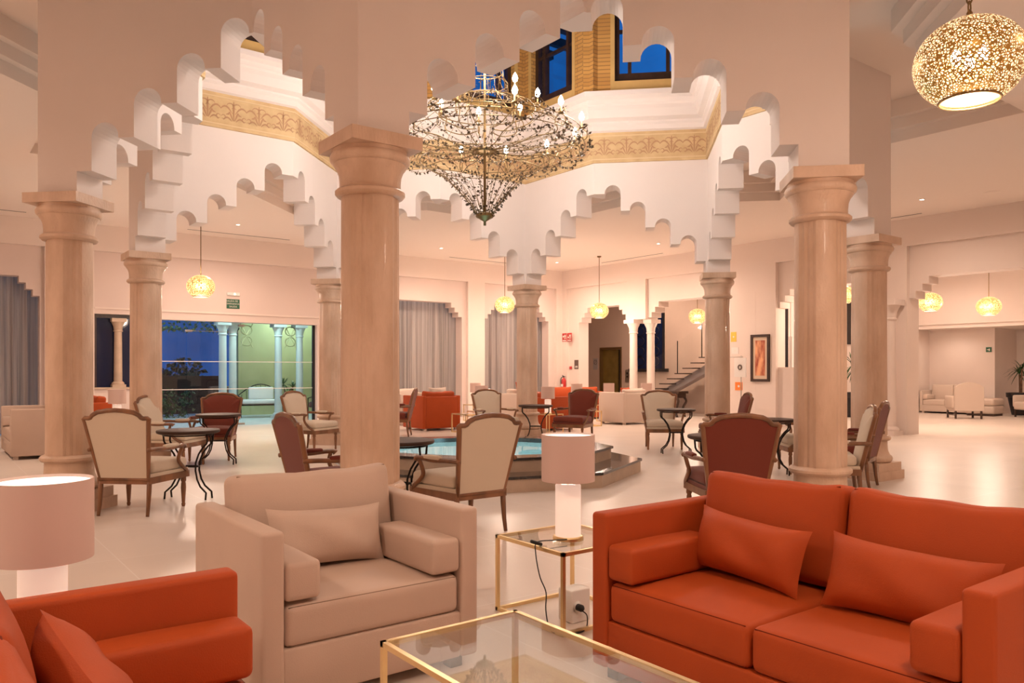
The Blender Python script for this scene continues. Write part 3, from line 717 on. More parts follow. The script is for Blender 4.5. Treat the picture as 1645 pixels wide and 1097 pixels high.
# ------------------------------------------------------------------ bistro tables
def make_bistro(label, loc, rz):
    t = thing('bistro_table', label, 'table', (*loc, 0), rz, 'round bistro tables with curved iron legs')
    b = MB(); b.lathe([(0,.668),(.285,.668),(.300,.675),(.305,.690),(.300,.702),(.285,.705),(0,.705)], 48); b.obj('tabletop', 'tabletop', t, True, angle=40)
    prof = [(.235,.668),(.235,.59),(.225,.565),(.185,.53),(.135,.46),(.100,.37),(.098,.29),(.118,.20),(.155,.13),(.205,.085),(.222,.07),(.222,0)]
    for sx in (-1,1):
        for sy in (-1,1):
            pts = [Vector((sx*r, sy*(.035+.03*((z-.33)/.33)**2), z)) for r,z in prof]
            l = MB(); l.tube(pts, .0095, 8); l.obj('leg', 'iron', t, True)
    s_ = MB(); s_.tube([(-.10,.035,.33),(.10,.035,.33)], .009, 6); s_.tube([(-.10,-.035,.33),(.10,-.035,.33)], .009, 6)
    s_.tube([(-.10,-.035,.33),(-.10,.035,.33)], .009, 6); s_.tube([(.10,-.035,.33),(.10,.035,.33)], .009, 6); s_.obj('stretcher', 'iron', t, True)
    r_ = MB(); r_.tube([(.24*cos(a),.24*sin(a),.655) for a in [2*pi*i/24 for i in range(24)]], .008, 6, True); r_.obj('ring', 'iron', t, True)
    return t
pt = make_bistro('round bistro table beside the leftmost ecru armchair', (-3.70,.0), R(-45))
for lab, loc, a in [
 ('round bistro table in front of the russet armchair by the glass doors', (-2.55,2.82), -35),
 ('round bistro table peeking out left of the nearest column, beside an ecru armchair', (.02,3.45), -30),
 ('round bistro table just right of the nearest column, behind the taupe armchair', (-2.57,-2.35), -60),
 ('round bistro table in front of the far middle column', (2.78,2.38), -40),
 ('round bistro table in front of the ecru armchair near the stairs', (3.64,-.08), -37),
 ('round bistro table with white plates, behind the russet armchair over the sofa', (.06,-3.72), -20),
 ('round bistro table just left of the large right column', (2.60,-2.50), -45)]:
    dup(pt, (*loc,0), R(a), lab)
for i,(x,y,r) in enumerate([(-.12,.02,.085),(.07,-.10,.07)]):
    p = MB(); p.lathe([(0,.0),(r*.55,.0),(r*.9,.012),(r,.018),(r*.98,.02),(r*.55,.008),(0,.006)], 28, (.06+x,-3.72+y,.706))
    tag(p.obj('plate','ceram',None,True), ['larger white plate on the bistro table behind the russet armchair','smaller white plate on the bistro table behind the russet armchair'][i], 'plate', 'white plates on the bistro table')

# ================================================================== POOL
t = thing('fountain_basin', 'stepped stone basin with lit turquoise water under the chandelier', 'fountain', (0,0,0), 0)
def octo(r, a0=pi/8): return [(r*cos(a0+pi/4*i), r*sin(a0+pi/4*i)) for i in range(8)]
A8 = R(5)
b = MB(); ring(b, octo(2.02,A8), 0, octo(2.02,A8), .14); b.obj('step_riser', 'beige', t)
b = MB(); ring(b, octo(2.04,A8), .14, octo(2.04,A8), .17); ring(b, octo(2.04,A8), .17, octo(1.55,A8), .17); b.obj('step', 'darkstone', t)
b = MB(); ring(b, octo(1.64,A8), .17, octo(1.64,A8), .30); b.obj('basin_wall', 'beige', t)
b = MB(); ring(b, octo(1.67,A8), .30, octo(1.67,A8), .33); ring(b, octo(1.67,A8), .33, octo(1.34,A8), .33); ring(b, octo(1.34,A8), .33, octo(1.34,A8), .27); ring(b, octo(1.67,A8), .30, octo(1.60,A8), .30); b.obj('coping', 'darkstone', t)
b = MB(); ring(b, octo(1.34,A8), .27, octo(1.34,A8), .05); b.obj('basin_lining', 'ceram', t)
b = MB(); b.add([(x,y,.05) for x,y in octo(1.34,A8)], [tuple(range(8))]); b.obj('basin_floor', 'poolglow', t)
wm = glass('pool_water', (.80,.97,1.0), .02, 1.2); M['water'] = wm
b = MB(); b.add([(x,y,.27) for x,y in octo(1.338,A8)], [tuple(range(8))]); b.obj('water', 'water', t)
light('pool_light', 'POINT', (0,0,.20), 6, (.5,.9,1), .1, parent=t)

# ================================================================== CHANDELIER
CHS = 1.17
t = thing('chandelier', 'huge tiered wire and bronze leaf chandelier with candle bulbs under the star lantern', 'chandelier', (0,0,0), 0)
HZ = 4.17   # hub
fr = MB()
def circ(r, z, n=64): return [(r*cos(2*pi*i/n), r*sin(2*pi*i/n), z) for i in range(n)]
for r, z, w in [(1.20,4.35,.007),(.84,4.02,.006),(.10,3.32,.02),(.14,HZ,.022),(1.30,4.22,.006),(.66,4.72,.008),(.30,4.86,.008),(.30,5.04,.007),(.24,5.20,.007),(1.27,4.38,.006),(.92,4.53,.005)]:
    fr.tube(circ(r,z), w, 5, True)
fr.tube([(0,0,3.2),(0,0,5.6)], .018, 8); fr.lathe([(0,3.24),(.05,3.27),(.11,3.31),(.12,3.34),(.09,3.36)], 20)
for i in range(24):
    a = 2*pi*i/24; ca, sa = cos(a), sin(a)
    fr.tube([(r*ca, r*sa, z) for r, z in [(.08,HZ),(.35,4.18),(.70,4.22),(1.20,4.35)]], .0035, 4)
    fr.tube([(r*ca, r*sa, z) for r, z in [(.84,4.02),(.55,3.86),(.33,3.64),(.18,3.46),(.10,3.32)]], .004, 4)
    fr.tube([(r*ca, r*sa, z) for r, z in [(1.27,4.38),(1.12,4.14),(.84,4.02)]], .003, 4)
for i in range(16):
    a = 2*pi*i/16; ca, sa = cos(a), sin(a)
    fr.tube([(r*ca, r*sa, z) for r, z in [(.66,4.72),(.45,4.78),(.30,4.86),(.31,4.95),(.30,5.04),(.25,5.12),(.24,5.20)]], .005, 4)
    fr.tube([(r*ca, r*sa, z) for r, z in [(1.20,4.35),(.92,4.53),(.66,4.72)]], .0035, 4)
fr.obj('frame', 'brass', t, True)
ch = MB()
for k in range(18):
    z = 5.6+.05*k; mt = T(0,0,z)@Rz(pi/2*(k%2))@Matrix.Rotation(pi/2,4,'X')
    ch.tube([mt@Vector((.018*cos(q),.035*sin(q),0)) for q in [2*pi*j/10 for j in range(10)]], .005, 5, True)
ch.tube([(0,0,6.4),(0,0,8.14)], .008, 6)
ch.obj('chain', 'brass', t, True)
lv = MB(); rnd = random.Random(5)
def leaf(mb, p, s_):
    d = Vector((rnd.uniform(-1,1), rnd.uniform(-1,1), rnd.uniform(-1.2,.4))).normalized(); q = d.cross(Vector((rnd.uniform(-1,1),rnd.uniform(-1,1),rnd.uniform(-1,1)))).normalized(); n = d.cross(q)
    p = Vector(p); vs = [p, p+d*s_*.45+q*s_*.33+n*s_*.06, p+d*s_, p+d*s_*.45-q*s_*.33+n*s_*.06, p+d*s_*.5-n*s_*.05]
    mb.add(vs, [(0,1,4),(1,2,4),(2,3,4),(3,0,4)])
for i in range(24):           # leaves strung on the cone and the dish
    a = 2*pi*i/24
    for r0,z0,r1,z1,n in [(.84,4.02,.55,3.86,6),(.55,3.86,.33,3.64,7),(.33,3.64,.10,3.32,9),(.14,HZ,.70,4.22,8),(.70,4.22,1.20,4.35,9),(1.27,4.38,1.12,4.14,4),(1.12,4.14,.84,4.02,5)]:
        for j in range(n):
            k = (j+rnd.random())/n; r = r0+(r1-r0)*k; z = z0+(z1-z0)*k; aa = a+rnd.uniform(-.07,.07)
            leaf(lv, (r*cos(aa), r*sin(aa), z), rnd.uniform(.035,.058))
gl = MB()
for k in range(12):           # garlands between the candle arms
    a0 = 2*pi*k/12; a1 = 2*pi*(k+1)/12
    for (rr, zt, sag) in ((1.38,4.36,.17),(1.10,4.60,.12),(1.28,4.20,.10)):
        pts = []
        for j in range(13):
            u = j/12; a = a0+(a1-a0)*u; z = zt-sag*4*u*(1-u); pts.append((rr*cos(a), rr*sin(a), z)); leaf(lv, pts[-1], .05); leaf(lv, pts[-1], .045)
        gl.tube(pts, .003, 4)
for k in range(16):
    a = 2*pi*k/16
    for j in range(8): leaf(lv, ((.62-.04*j)*cos(a), (.62-.04*j)*sin(a), 4.72+.016*j), .04)
    for j in range(7): leaf(lv, (.30*cos(a+.1*j), .30*sin(a+.1*j), 4.90+.02*j), .03)
lo = lv.obj('leaves', 'leaf', t); lo['kind'] = 'stuff'
gl.obj('garland', 'brass', t, True)
def candle_arm(a, R1, z1, r_start, z_start, par):
    ca, sa = cos(a), sin(a)
    path = [(r_start,z_start),(r_start+.30*(R1-r_start),z_start-.02),(r_start+.62*(R1-r_start),z_start+.10*(z1-z_start)),(R1-.10,z1-.22),(R1-.12,z1-.08),(R1-.05,z1-.02),(R1+.03,z1-.06),(R1+.035,z1-.13),(R1,z1-.16),(R1-.02,z1-.12)]
    m_ = MB(); m_.tube(spline([(r*ca, r*sa, z) for r, z in path],4), .0075, 6); A = m_.obj('candle_arm', 'brass', par, True)
    c_ = MB(); c_.lathe([(.035,z1-.02),(.04,z1),(.012,z1+.005),(.012,z1+.08)], 10, (R1*ca-.03*ca, R1*sa-.03*sa, 0)); c_.obj('candle_cup', 'brass', A, True)
    b_ = MB(); b_.lathe([(.004,z1+.08),(.028,z1+.10),(.034,z1+.13),(.024,z1+.165),(.003,z1+.20)], 10, (R1*ca-.03*ca, R1*sa-.03*sa, 0)); b_.obj('bulb', 'bulb', A, True)
for k in range(12): candle_arm(2*pi*(k+.35)/12, 1.30, 4.40, .10, HZ, t)
for k in range(7): candle_arm(2*pi*(k+.2)/7, .72, 4.78, .12, 4.45, t)
for k in range(6):
    light('candle_light', 'POINT', (1.27*cos(pi/3*k), 1.27*sin(pi/3*k), 4.62), P_CHAND/8, CANDLE, .12, parent=t)
light('candle_light', 'POINT', (.0,.0,5.45), P_CHAND/4, CANDLE, .3, parent=t)

# ================================================================== GLOBE LANTERNS
def make_globe(label, loc, z, r, ztop, big=False):
    t = thing('globe_lantern', label, 'pendant lamp', (loc[0], loc[1], z), 0, 'punched brass globe lanterns')
    s_ = MB(); n = 20; a1 = R(32); prof = [(.0,r*.86)]+[(r*sin(a), r*.86*cos(a)) for a in [pi*.02+(pi-a1-pi*.02)*i/n for i in range(n+1)]]
    s_.lathe(prof[:], 40); g = s_.obj('globe', 'lantern', t, True)
    me = g.data
    # open the bottom: drop the closing cap
    bm = bmesh.new(); bm.from_mesh(me); caps = [f for f in bm.faces if len(f.verts) > 4]; bmesh.ops.delete(bm, geom=caps, context='FACES'); bm.to_mesh(me); bm.free()
    zb = r*.86*cos(pi-a1); rb = r*sin(a1)
    q = MB(); q.tube([(rb*cos(2*pi*i/32), rb*sin(2*pi*i/32), zb) for i in range(32)], .008, 6, True); q.obj('rim', 'brass', t, True)
    q = MB(); q.lathe([(0,zb+.01),(rb-.004,zb+.01),(rb-.004,zb+.014),(0,zb+.014)], 24); q.obj('diffuser', 'diffuser', t)
    if big:
        for k in range(3):
            q = MB(); a = 2*pi*k/3+.4; q.lathe([(.005,-.02),(.022,.0),(.028,.025),(.02,.05),(.008,.07)], 12, (.07*cos(a), .07*sin(a), 0)); q.obj('bulb', 'bulb', t, True)
        q = MB(); L = ztop-z-r*.86; m_ = int(L/.055)
        q.lathe([(.012,r*.86-.01),(.016,r*.86+.03),(.006,r*.86+.05)], 10)
        for k in range(m_):
            mt = T(0,0,r*.86+.06+.055*k)@Rz(pi/2*(k%2))@Matrix.Rotation(pi/2,4,'X')
            q.tube([mt@Vector((.015*cos(w),.035*sin(w),0)) for w in [2*pi*j/12 for j in range(12)]], .0045, 5, True)
        q.obj('chain', 'brass', t, True)
    else:
        q = MB(); q.tube([(0,0,r*.86),(0,0,ztop-z)], .008, 6); q.obj('cord', 'brass', t, True)
    q = MB(); q.lathe([(.06,ztop-z-.002),(.05,ztop-z-.03),(.012,ztop-z-.04)], 16); q.obj('canopy', 'brass', t, True)
    light('globe_light', 'POINT', (0,0,-.02), P_GLOBE*(.45 if big else 1.0), WARM, .10, parent=t)
    light('globe_downlight', 'POINT', (0,0,-r*.86-.06), P_GLOBE*(.2 if big else .5), WARM, .12, parent=t)
    return t
make_globe('largest punched brass globe lantern hanging at the upper right, nearest the camera', (-1.42,-6.50), 2.95, .275, ZC, True)
for lab, loc, z in [
 ('glowing globe lantern hanging left of the nearest column, before the glass doors', (-1.66,6.86), 2.88),
 ('glowing globe lantern left of the far middle column', (6.0,7.6), 2.98),
 ('glowing globe lantern right of the far middle column, before the lift lobby', (8.72,7.0), 2.92)]:
    make_globe(lab, loc, z, .255, ZC)
for lab, loc, z in [
 ('glowing globe lantern hanging in the stair lobby', (11.95,6.33), 2.87),
 ('glowing globe lantern half hidden by the large right column', (11.75,1.75), 3.12),
 ('left one of the two globe lanterns in the lounge opening', (12.2,-.05), 2.84),
 ('right one of the two globe lanterns in the lounge opening', (13.15,-.88), 2.74)]:
    make_globe(lab, loc, z, .255, 4.35)

# ------------------------------------------------------------------ downlights
def downlight(x, y, label, z=ZC, p=P_DOWN):
    t = thing('ceiling_downlight', label, 'downlight', (x,y,z), 0, 'recessed ceiling downlights')
    b = MB(); b.lathe([(.05,-.001),(.052,-.008),(.040,-.010),(.038,-.002)], 20); b.obj('trim_ring', 'white', t, True)
    b = MB(); b.lathe([(0,-.003),(.037,-.003),(.037,-.005),(0,-.005)], 16); b.obj('lens', 'spotglow', t)
    light('downlight_beam', 'SPOT', (0,0,-.02), p, WARM, .12, spot=165, parent=t)
for (x,y,lb_) in [(-.5,8.3,'small lit ceiling downlight above the glass doors'),(4.6,8.4,'small lit ceiling downlight just right of the nearest column'),
    (8.4,4.6,'small lit ceiling downlight right of the far middle column'),(-6.6,5.0,'small lit ceiling downlight behind the far left column'),
    (8.5,-1.6,'small lit ceiling downlight at right below the largest globe lantern'),(8.6,8.6,'small lit ceiling downlight in the far corner of the hall'),
    (-8.6,0,'ceiling downlight over the far left aisle'),(-8.4,-5.5,'ceiling downlight over the left aisle near the camera'),(-4.5,-8.4,'ceiling downlight above the foreground seats'),
    (.5,-8.6,'ceiling downlight over the right aisle near the camera'),(5.5,-8.4,'ceiling downlight over the far right aisle'),(8.6,-6.5,'ceiling downlight by the right wall')]:
    downlight(x, y, lb_, p=P_DOWN*(.55 if (x > 5 and y < 0) else .8 if (x > 0 and y < 0) else 1.25 if x < -6 else 1.0))
for (x,y,lb_) in [(12.0,8.4,'ceiling downlight inside the stair lobby'),(15.5,-2.0,'ceiling downlight inside the lounge'),(13.0,2.2,'ceiling downlight inside the lounge near the palm'),(16.5,1.8,'ceiling downlight over the lounge sofa')]:
    downlight(x, y, lb_, 4.35, 190 if x < 12.5 and y > 5 else 230)

# ================================================================== NORTH WALL: GLASS DOORS, WINDOWS, CURTAINS
y0 = HW+.26
def winpanes(name, x0, x1, z0, z1, mulls, zb=()):
    f = MB(); 
    f.box(x0,x1,y0-.02,y0+.02,z1-.03,z1); f.box(x0,x0+.03,y0-.02,y0+.02,z0,z1); f.box(x1-.03,x1,y0-.02,y0+.02,z0,z1)
    return f
d = MB(); d.box(-1.61,-1.59,y0-.02,y0+.02,0,2.45); d.box(2.02,2.08,y0-.03,y0+.03,0,2.45); dr = struct('door_1', d, 'black')
edges = [-1.59,-1.0,.25,1.45,2.02]
for a,b in zip(edges, edges[1:]):
    g = MB(); g.box(a+.006,b-.006,y0-.005,y0+.005,.02,2.44); g.obj('glass_pane','glass',dr)
for z in (.88, 1.52):
    h = MB(); h.box(-1.59,2.02,y0-.012,y0-.006,z-.008,z+.008); h.obj('safety_stripe','white',dr)
for x,z in ((.25,.03),(1.2,.03),(.25,2.36),(-.95,2.2)):
    h = MB(); h.rbox((x,y0,z+.02),(.16,.03,.05),.006,n=1,m=1); h.obj('patch_fitting','steel',dr,True)
h = MB(); h.box(-.95,.25,y0-.012,y0-.002,2.215,2.225); h.obj('bracing_rod','steel',dr)
f = MB(); f.box(-2.9,-1.75,y0-.03,y0+.03,2.44,2.52); f.box(-2.9,-2.84,y0-.03,y0+.03,.91,2.44); f.box(-1.81,-1.75,y0-.03,y0+.03,.91,2.44)
w17 = struct('window_17', f, 'darkwood'); g = MB(); g.box(-2.84,-1.81,y0+.05,y0+.06,.91,2.44); g.obj('pane','nightglass',w17)
sl = MB(); sl.box(-2.9,-1.75,HW+.06,HW+.42,.91,.95); struct('trim_3', sl, 'beige')
def colonnette(label, x, y, z0, z1, r, group, kind='colonnette', m='beige'):
    t = thing('colonnette', label, 'column', (x,y,z0), 0, group); H_ = z1-z0
    b = MB(); b.box(-r*1.6,r*1.6,-r*1.6,r*1.6,0,r*.7); b.lathe([(r*1.45,r*.7),(r*1.5,r),(r*1.3,r*1.3),(r*1.05,r*1.5)], 20); b.obj('base', m, t, True, angle=40)
    s_ = MB(); s_.lathe([(r,r*1.45),(r*.96,H_*.5),(r*.9,H_-r*3.3)], 24); s_.obj('shaft', m, t, True, angle=40)
    c = MB(); c.lathe([(r*1.05,H_-r*3.4),(r*1.15,H_-r*3.2),(r*.98,H_-r*3.0),(r*1.1,H_-r*2),(r*1.5,H_-r*1.2),(r*1.6,H_-r*.9)], 24); c.box(-r*1.7,r*1.7,-r*1.7,r*1.7,H_-r*.9,H_); c.obj('capital', m, t, True, angle=40)
    return t
colonnette('slim pale colonnette in the dark window left of the glass doors', -2.42, HW+.24, .95, 2.44, .085, 'colonnettes')
GC = 'colonnettes'
colonnette('front one of the two slim colonnettes before the stair lobby', HW+.06, 7.12, 0, 2.74, .115, GC, m='plaster')
colonnette('rear one of the two slim colonnettes before the stair lobby', HW+.42, 6.80, 0, 2.74, .115, GC, m='plaster')
colonnette('slim colonnette at the lounge opening, right behind the column with stepped plinth', HW-.23, -.32, 0, 2.74, .12, GC, m='plaster')

def curtain(label, x0, x1, z1, y, seed, group='grey voile curtains at the windows'):
    rnd = random.Random(seed); n = int((x1-x0)/.018); vs = []; ph = 0
    xs = []; ys = []
    for i in range(n+1):
        ph += .55+.35*sin(i*.11+seed)+rnd.uniform(-.12,.12)*.8
        xs.append(x0+(x1-x0)*i/n); ys.append(.045*sin(ph*.62)+.018*sin(ph*1.7+seed))
    for z in (.02, z1*.5, z1):
        for i in range(n+1): vs.append((xs[i]+.01*sin(i*.3+z), y+ys[i]*(1.1 if z < .1 else (.95 if z < z1 else .7)), z))
    mb = MB(); mb.add(vs, [(k*(n+1)+i,k*(n+1)+i+1,(k+1)*(n+1)+i+1,(k+1)*(n+1)+i) for k in range(2) for i in range(n)])
    return tag(mb.obj('curtain','curtain',None,True), label, 'curtain', group)
curtain('long grey voile curtain in the far left window, cut by the picture edge', -7.5, -3.7, 3.30, HW+.50, 1)
curtain('long grey voile curtain just right of the nearest column', 2.85, 6.6, 3.30, HW+.50, 2)
curtain('long grey voile curtain left and right of the far middle column', 7.05, 9.8, 3.30, HW+.50, 3)

# signs on the north wall
def text(s, size, m, parent, loc, rot, name='lettering'):
    cu = bpy.data.curves.new(name, 'FONT'); cu.body = s; cu.size = size; cu.align_x = 'CENTER'; cu.align_y = 'CENTER'; cu.extrude = .0006
    o = bpy.data.objects.new(name, cu); COL.objects.link(o); cu.materials.append(M[m])
    me = bpy.data.meshes.new_from_object(o.evaluated_get(bpy.context.evaluated_depsgraph_get())); bpy.data.objects.remove(o)
    o = bpy.data.objects.new(name, me); COL.objects.link(o); o.parent = parent; o.location = loc; o.rotation_euler = rot; return o
RN = (R(90),0,0); RE = (R(90),0,R(-90))
t = thing('directory_sign', 'dark brown directory sign with pale lettering, right of the far left column', 'sign', (-2.84+.02, HW, 1.535), 0)
t.location.x = -3.20+.33*.0-.0; t.location.x = -3.12
b = MB(); b.box(-.15,.15,-.012,0,-.235,.235); b.obj('board','greysign',t)
b = MB(); b.lathe([(0,0),(.016,0),(.016,.002),(0,.002)], 12, mtx=T(-.10,-.0125,.19)@Matrix.Rotation(R(90),4,'X'))
for k,(z,w) in enumerate([(.115,.19),(.085,.15),(.035,.13),(.01,.10),(-.045,.12),(-.075,.18),(-.13,.16),(-.16,.12),(-.19,.15)]): b.box(-.12,-.12+w,-.014,-.0125,z-.004,z+.006)
for z in (.10,.02,-.06,-.165): b.lathe([(0,0),(.013,0),(.013,.002),(0,.002)], 12, mtx=T(.115,-.0125,z)@Matrix.Rotation(R(90),4,'X'))
bb = b.obj('lettering','ink',t); 
t = thing('exit_sign', 'small green emergency exit sign on the wall above the glass doors', 'sign', (0.0, HW+.10, 2.87), 0)
b = MB(); b.box(-.15,.15,-.012,0,-.11,.11); b.obj('board','green',t)
text('SALIDA DE', .055, 'ink', t, (-.02,-.0135,.065), RN); text('EMERGENCIA', .048, 'ink', t, (0,-.0135,.0), RN); text('SALIDA', .055, 'ink', t, (0,-.0135,-.065), RN)
t = thing('emergency_lamp', 'small lit emergency light above the green exit sign', 'lamp', (0.0, HW+.10, 3.10), 0)
b = MB(); b.rbox((0,-.02,0),(.30,.04,.08),.01,n=2,m=1); b.obj('housing','white',t,True)
b = MB(); b.lathe([(0,0),(.03,0),(.02,.012),(0,.014)], 12, mtx=T(.03,-.041,.0)@Matrix.Rotation(R(90),4,'X')); b.obj('lens','stripglow',t,True)

# fire point in the far corner
t = thing('fire_extinguisher', 'red fire extinguisher on the wall in the far corner', 'extinguisher', (HW-.09, 9.93, .62), 0)
b = MB(); b.lathe([(.0,0),(.065,.0),(.075,.02),(.075,.38),(.06,.43),(.025,.46),(.02,.48),(0,.48)], 20); b.obj('cylinder','red',t,True,angle=50)
b = MB(); b.tube([(0,0,.47),(0,0,.52),(-.02,.05,.55)],.012,6); b.box(-.05,.05,-.015,.015,.50,.52); b.obj('valve','black',t)
b = MB(); b.tube(spline([(0,.02,.50),(-.02,.10,.46),(-.02,.11,.30),(-.01,.09,.12)]),.010,6); b.obj('hose','black',t,True)
b = MB(); b.box(-.078,-.074,-.05,.05,.10,.14); b.box(-.078,-.074,-.05,.05,.20,.28); b.obj('label_band','ink',t)
for k,(y,lb_) in enumerate([(10.03-.05,'left red fire safety sign in the far corner'),(9.76,'right red fire safety sign in the far corner')]):
    t = thing('fire_sign', lb_, 'sign', (HW, y if k else 9.99, 2.34), 0, 'red fire safety signs')
    b = MB(); b.box(-.01,0,-.10,.10,-.13,.13); b.obj('board','red',t)
    b = MB()
    b.box(-.012,-.0102,-.07,-.045,-.05,.09); b.box(-.012,-.0102,-.01,.01,-.05,.09); b.box(-.012,-.0102,-.045,-.01,.03,.06); b.box(-.012,-.0102,.03,.075,-.02,.02) if k else b.lathe([(.0,0),(.03,0),(.03,.0015),(0,.0015)], 12, mtx=T(-.0102,.05,.03)@Matrix.Rotation(R(-90),4,'Y'))
    b.box(-.012,-.0102,-.08,.08,-.11,-.08); b.obj('pictogram','ink',t)
t = thing('wall_sign', 'small grey brown sign on the wall left of the lift lobby', 'sign', (HW-.0, 9.26+.30, 1.49), 0)
t.location = (HW+.10, 9.55, 1.50)
b = MB(); b.box(-.012,0,-.09,.09,-.14,.14); b.obj('board','greysign',t); b = MB(); b.box(-.0135,-.012,-.06,.05,-.07,-.045); b.box(-.0135,-.012,-.06,.06,-.10,-.085); b.obj('lettering','ink',t)
t = thing('call_point', 'tiny dark red alarm button on the corner wall above the extinguisher', 'alarm', (HW+.10, 9.80, 1.40), 0)
b = MB(); b.rbox((-.02,0,0),(.04,.09,.09),.01,n=2,m=1); b.obj('housing','red',t,True)

# lift, window and signs in the lobby
X = 13.2
d = MB(); d.box(X-.02,X+.10,10.60,10.66,0,2.12); d.box(X-.02,X+.10,11.60,11.66,0,2.12); d.box(X-.02,X+.10,10.66,11.60,2.04,2.12); dr = struct('door_2', d, 'brass')
d = MB(); d.box(X+.10,X+.14,10.86,11.60,0,2.04); d.obj('lift_leaf','liftm',dr); d = MB(); d.box(X+.13,X+.17,10.66,10.9,0,2.04); d.obj('lift_leaf','black',dr)
t = thing('lift_button_panel', 'narrow dark lift button panel right of the lift door', 'panel', (X, 10.32, 1.14), 0)
b = MB(); b.box(-.02,0,-.10,.10,-.21,.21); b.obj('plate','steel',t); b = MB(); b.box(-.024,-.02,-.03,.03,.05,.12); b.box(-.024,-.02,-.03,.03,-.06,.0); b.obj('button','black',t)
t = thing('lift_notice', 'small notice with a round no-entry symbol left of the lift door', 'sign', (X, 11.88, 1.55), 0)
b = MB(); b.box(-.01,0,-.12,.12,-.20,.20); b.obj('board','greypaper',t)
b = MB(); b.tube([(-.012,.08*cos(q),.06+.08*sin(q)) for q in [2*pi*i/20 for i in range(20)]],.008,5,True); b.tube([(-.012,-.055,.115),(-.012,.055,.005)],.007,5); b.obj('pictogram','greysign',t)
f = MB(); f.box(X-.03,X,8.67,8.75,1.32,3.3); f.box(X-.03,X,10.04,10.12,1.32,3.3); f.box(X-.03,X,8.75,10.04,3.22,3.3); f.box(X-.03,X,9.36,9.44,1.38,3.22); f.box(X-.08,X,8.5,10.2,1.28,1.38)
w = struct('window_18', f, 'black'); g = MB(); g.box(X-.012,X-.004,8.75,10.04,1.38,3.22); g.obj('pane','nightglass',w)
g = MB()
for yy in (8.8, 9.45):
    for k in range(5): g.tube([(X-.02,yy+.29+.2*cos(q),1.62+.33*k+.15*sin(q)) for q in [2*pi*i/16 for i in range(16)]],.012,4,True)
g.obj('grille','iron',w)
# floating staircase
t = thing('staircase', 'open staircase with dark treads and glass balustrade at the back of the lobby', 'staircase', (12.45, 8.1, .62), 0)
for k in range(8):
    y = -.30*k; z = .155*(k+1)
    b = MB(); b.box(-.48,.48,y-.38,y,z-.03,z); b.obj('tread','darkwood',t)
    b = MB(); b.box(-.06,.06,y-.34,y-.28,z-.155 if k else z-.10,z-.03); b.box(-.06,.06,y-.34,y+.02,z-.185,z-.155) ; b.obj('tread_support','white',t)
b = MB(); mt = Matrix.Identity(4)
b.add([(-.14,.30,-.10),(.14,.30,-.10),(.14,-2.35,1.13),(-.14,-2.35,1.13),(-.14,.30,-.32),(.14,.30,-.32),(.14,-2.35,.88),(-.14,-2.35,.88)],[(0,1,2,3),(7,6,5,4),(0,4,5,1),(1,5,6,2),(2,6,7,3),(3,7,4,0)]); b.obj('stringer','greypaper',t)
b = MB(); b.box(-.55,.55,.0,1.0,-.62,-.0); b.obj('landing','darkstone',t)
for k in (0,3,6):
    b = MB(); y = -.30*k-.1; b.tube([(-.46,y,.155*(k+1)),(-.46,y,.155*(k+1)+.95)],.016,6); b.obj('post','iron',t)
b = MB(); b.add([(-.46,-.1,.2),(-.46,-1.9,1.15),(-.46,-1.9,2.0),(-.46,-.1,1.05)],[(0,1,2,3)]); b.obj('glass_balustrade','glass',t)
# dark console in front of the stairs
t = thing('console_table', 'dark carved console table in front of the lobby stairs', 'console', (11.3, 7.15, 0), 0)
b = MB(); b.rbox((0,0,.70),(.42,1.75,.07),.015,n=2,m=1); b.obj('top','darkwood',t,True)
b = MB(); b.box(-.18,.18,-.80,.80,.54,.665); b.obj('apron','darkwood',t)
for sy in (-1,1):
    for sx in (-1,1):
        b = MB(); b.tube(spline([(sx*.15,sy*.76,.56),(sx*.17,sy*.82,.45),(sx*.14,sy*.74,.28),(sx*.15,sy*.72,.12),(sx*.17,sy*.78,.0)],4),.035,8); b.obj('leg','darkwood',t,True)
b = MB(); b.box(-.13,.13,-.72,.72,.10,.14); b.obj('shelf','darkwood',t)

# east wall, picture and posters
t = thing('painting', 'tall red abstract print in a dark frame with pale mat, right of the posters', 'painting', (HW, 2.91, 1.61), 0)
b = MB(); b.box(-.04,0,-.26,-.20,-.56,.56); b.box(-.04,0,.20,.26,-.56,.56); b.box(-.04,0,-.20,.20,.50,.56); b.box(-.04,0,-.20,.20,-.56,-.50); b.obj('frame','darkwood',t)
b = MB(); b.box(-.02,-.005,-.20,.20,-.50,.50); b.obj('mat_board','glassdish',t)
b = MB(); b.box(-.024,-.02,-.135,.135,-.42,.42); b.obj('print','painting',t)
t = thing('easel_sign', 'white poster board on a stand overlapping the red print', 'sign', (HW-.62, 3.03, 0), R(-4))
b = MB(); b.box(-.012,.012,-.17,.17,1.16,1.61); b.obj('board','white',t)
b = MB(); b.tube([(-.014,.05*cos(q),1.39+.05*sin(q)) for q in [2*pi*i/16 for i in range(16)]],.018,5,True); b.obj('emblem','greysign',t,True)
b = MB(); b.tube([(.03,0,0.02),(.03,0,1.66)],.012,8); b.tube([(.03,-.05,1.63),(.03,.45,1.63)],.010,6); b.lathe([(.17,0),(.17,.015),(.02,.03)],20,(.03,0,0)); b.obj('stand','steel',t,True)
GP = 'posters on the wall between the column and the red print'
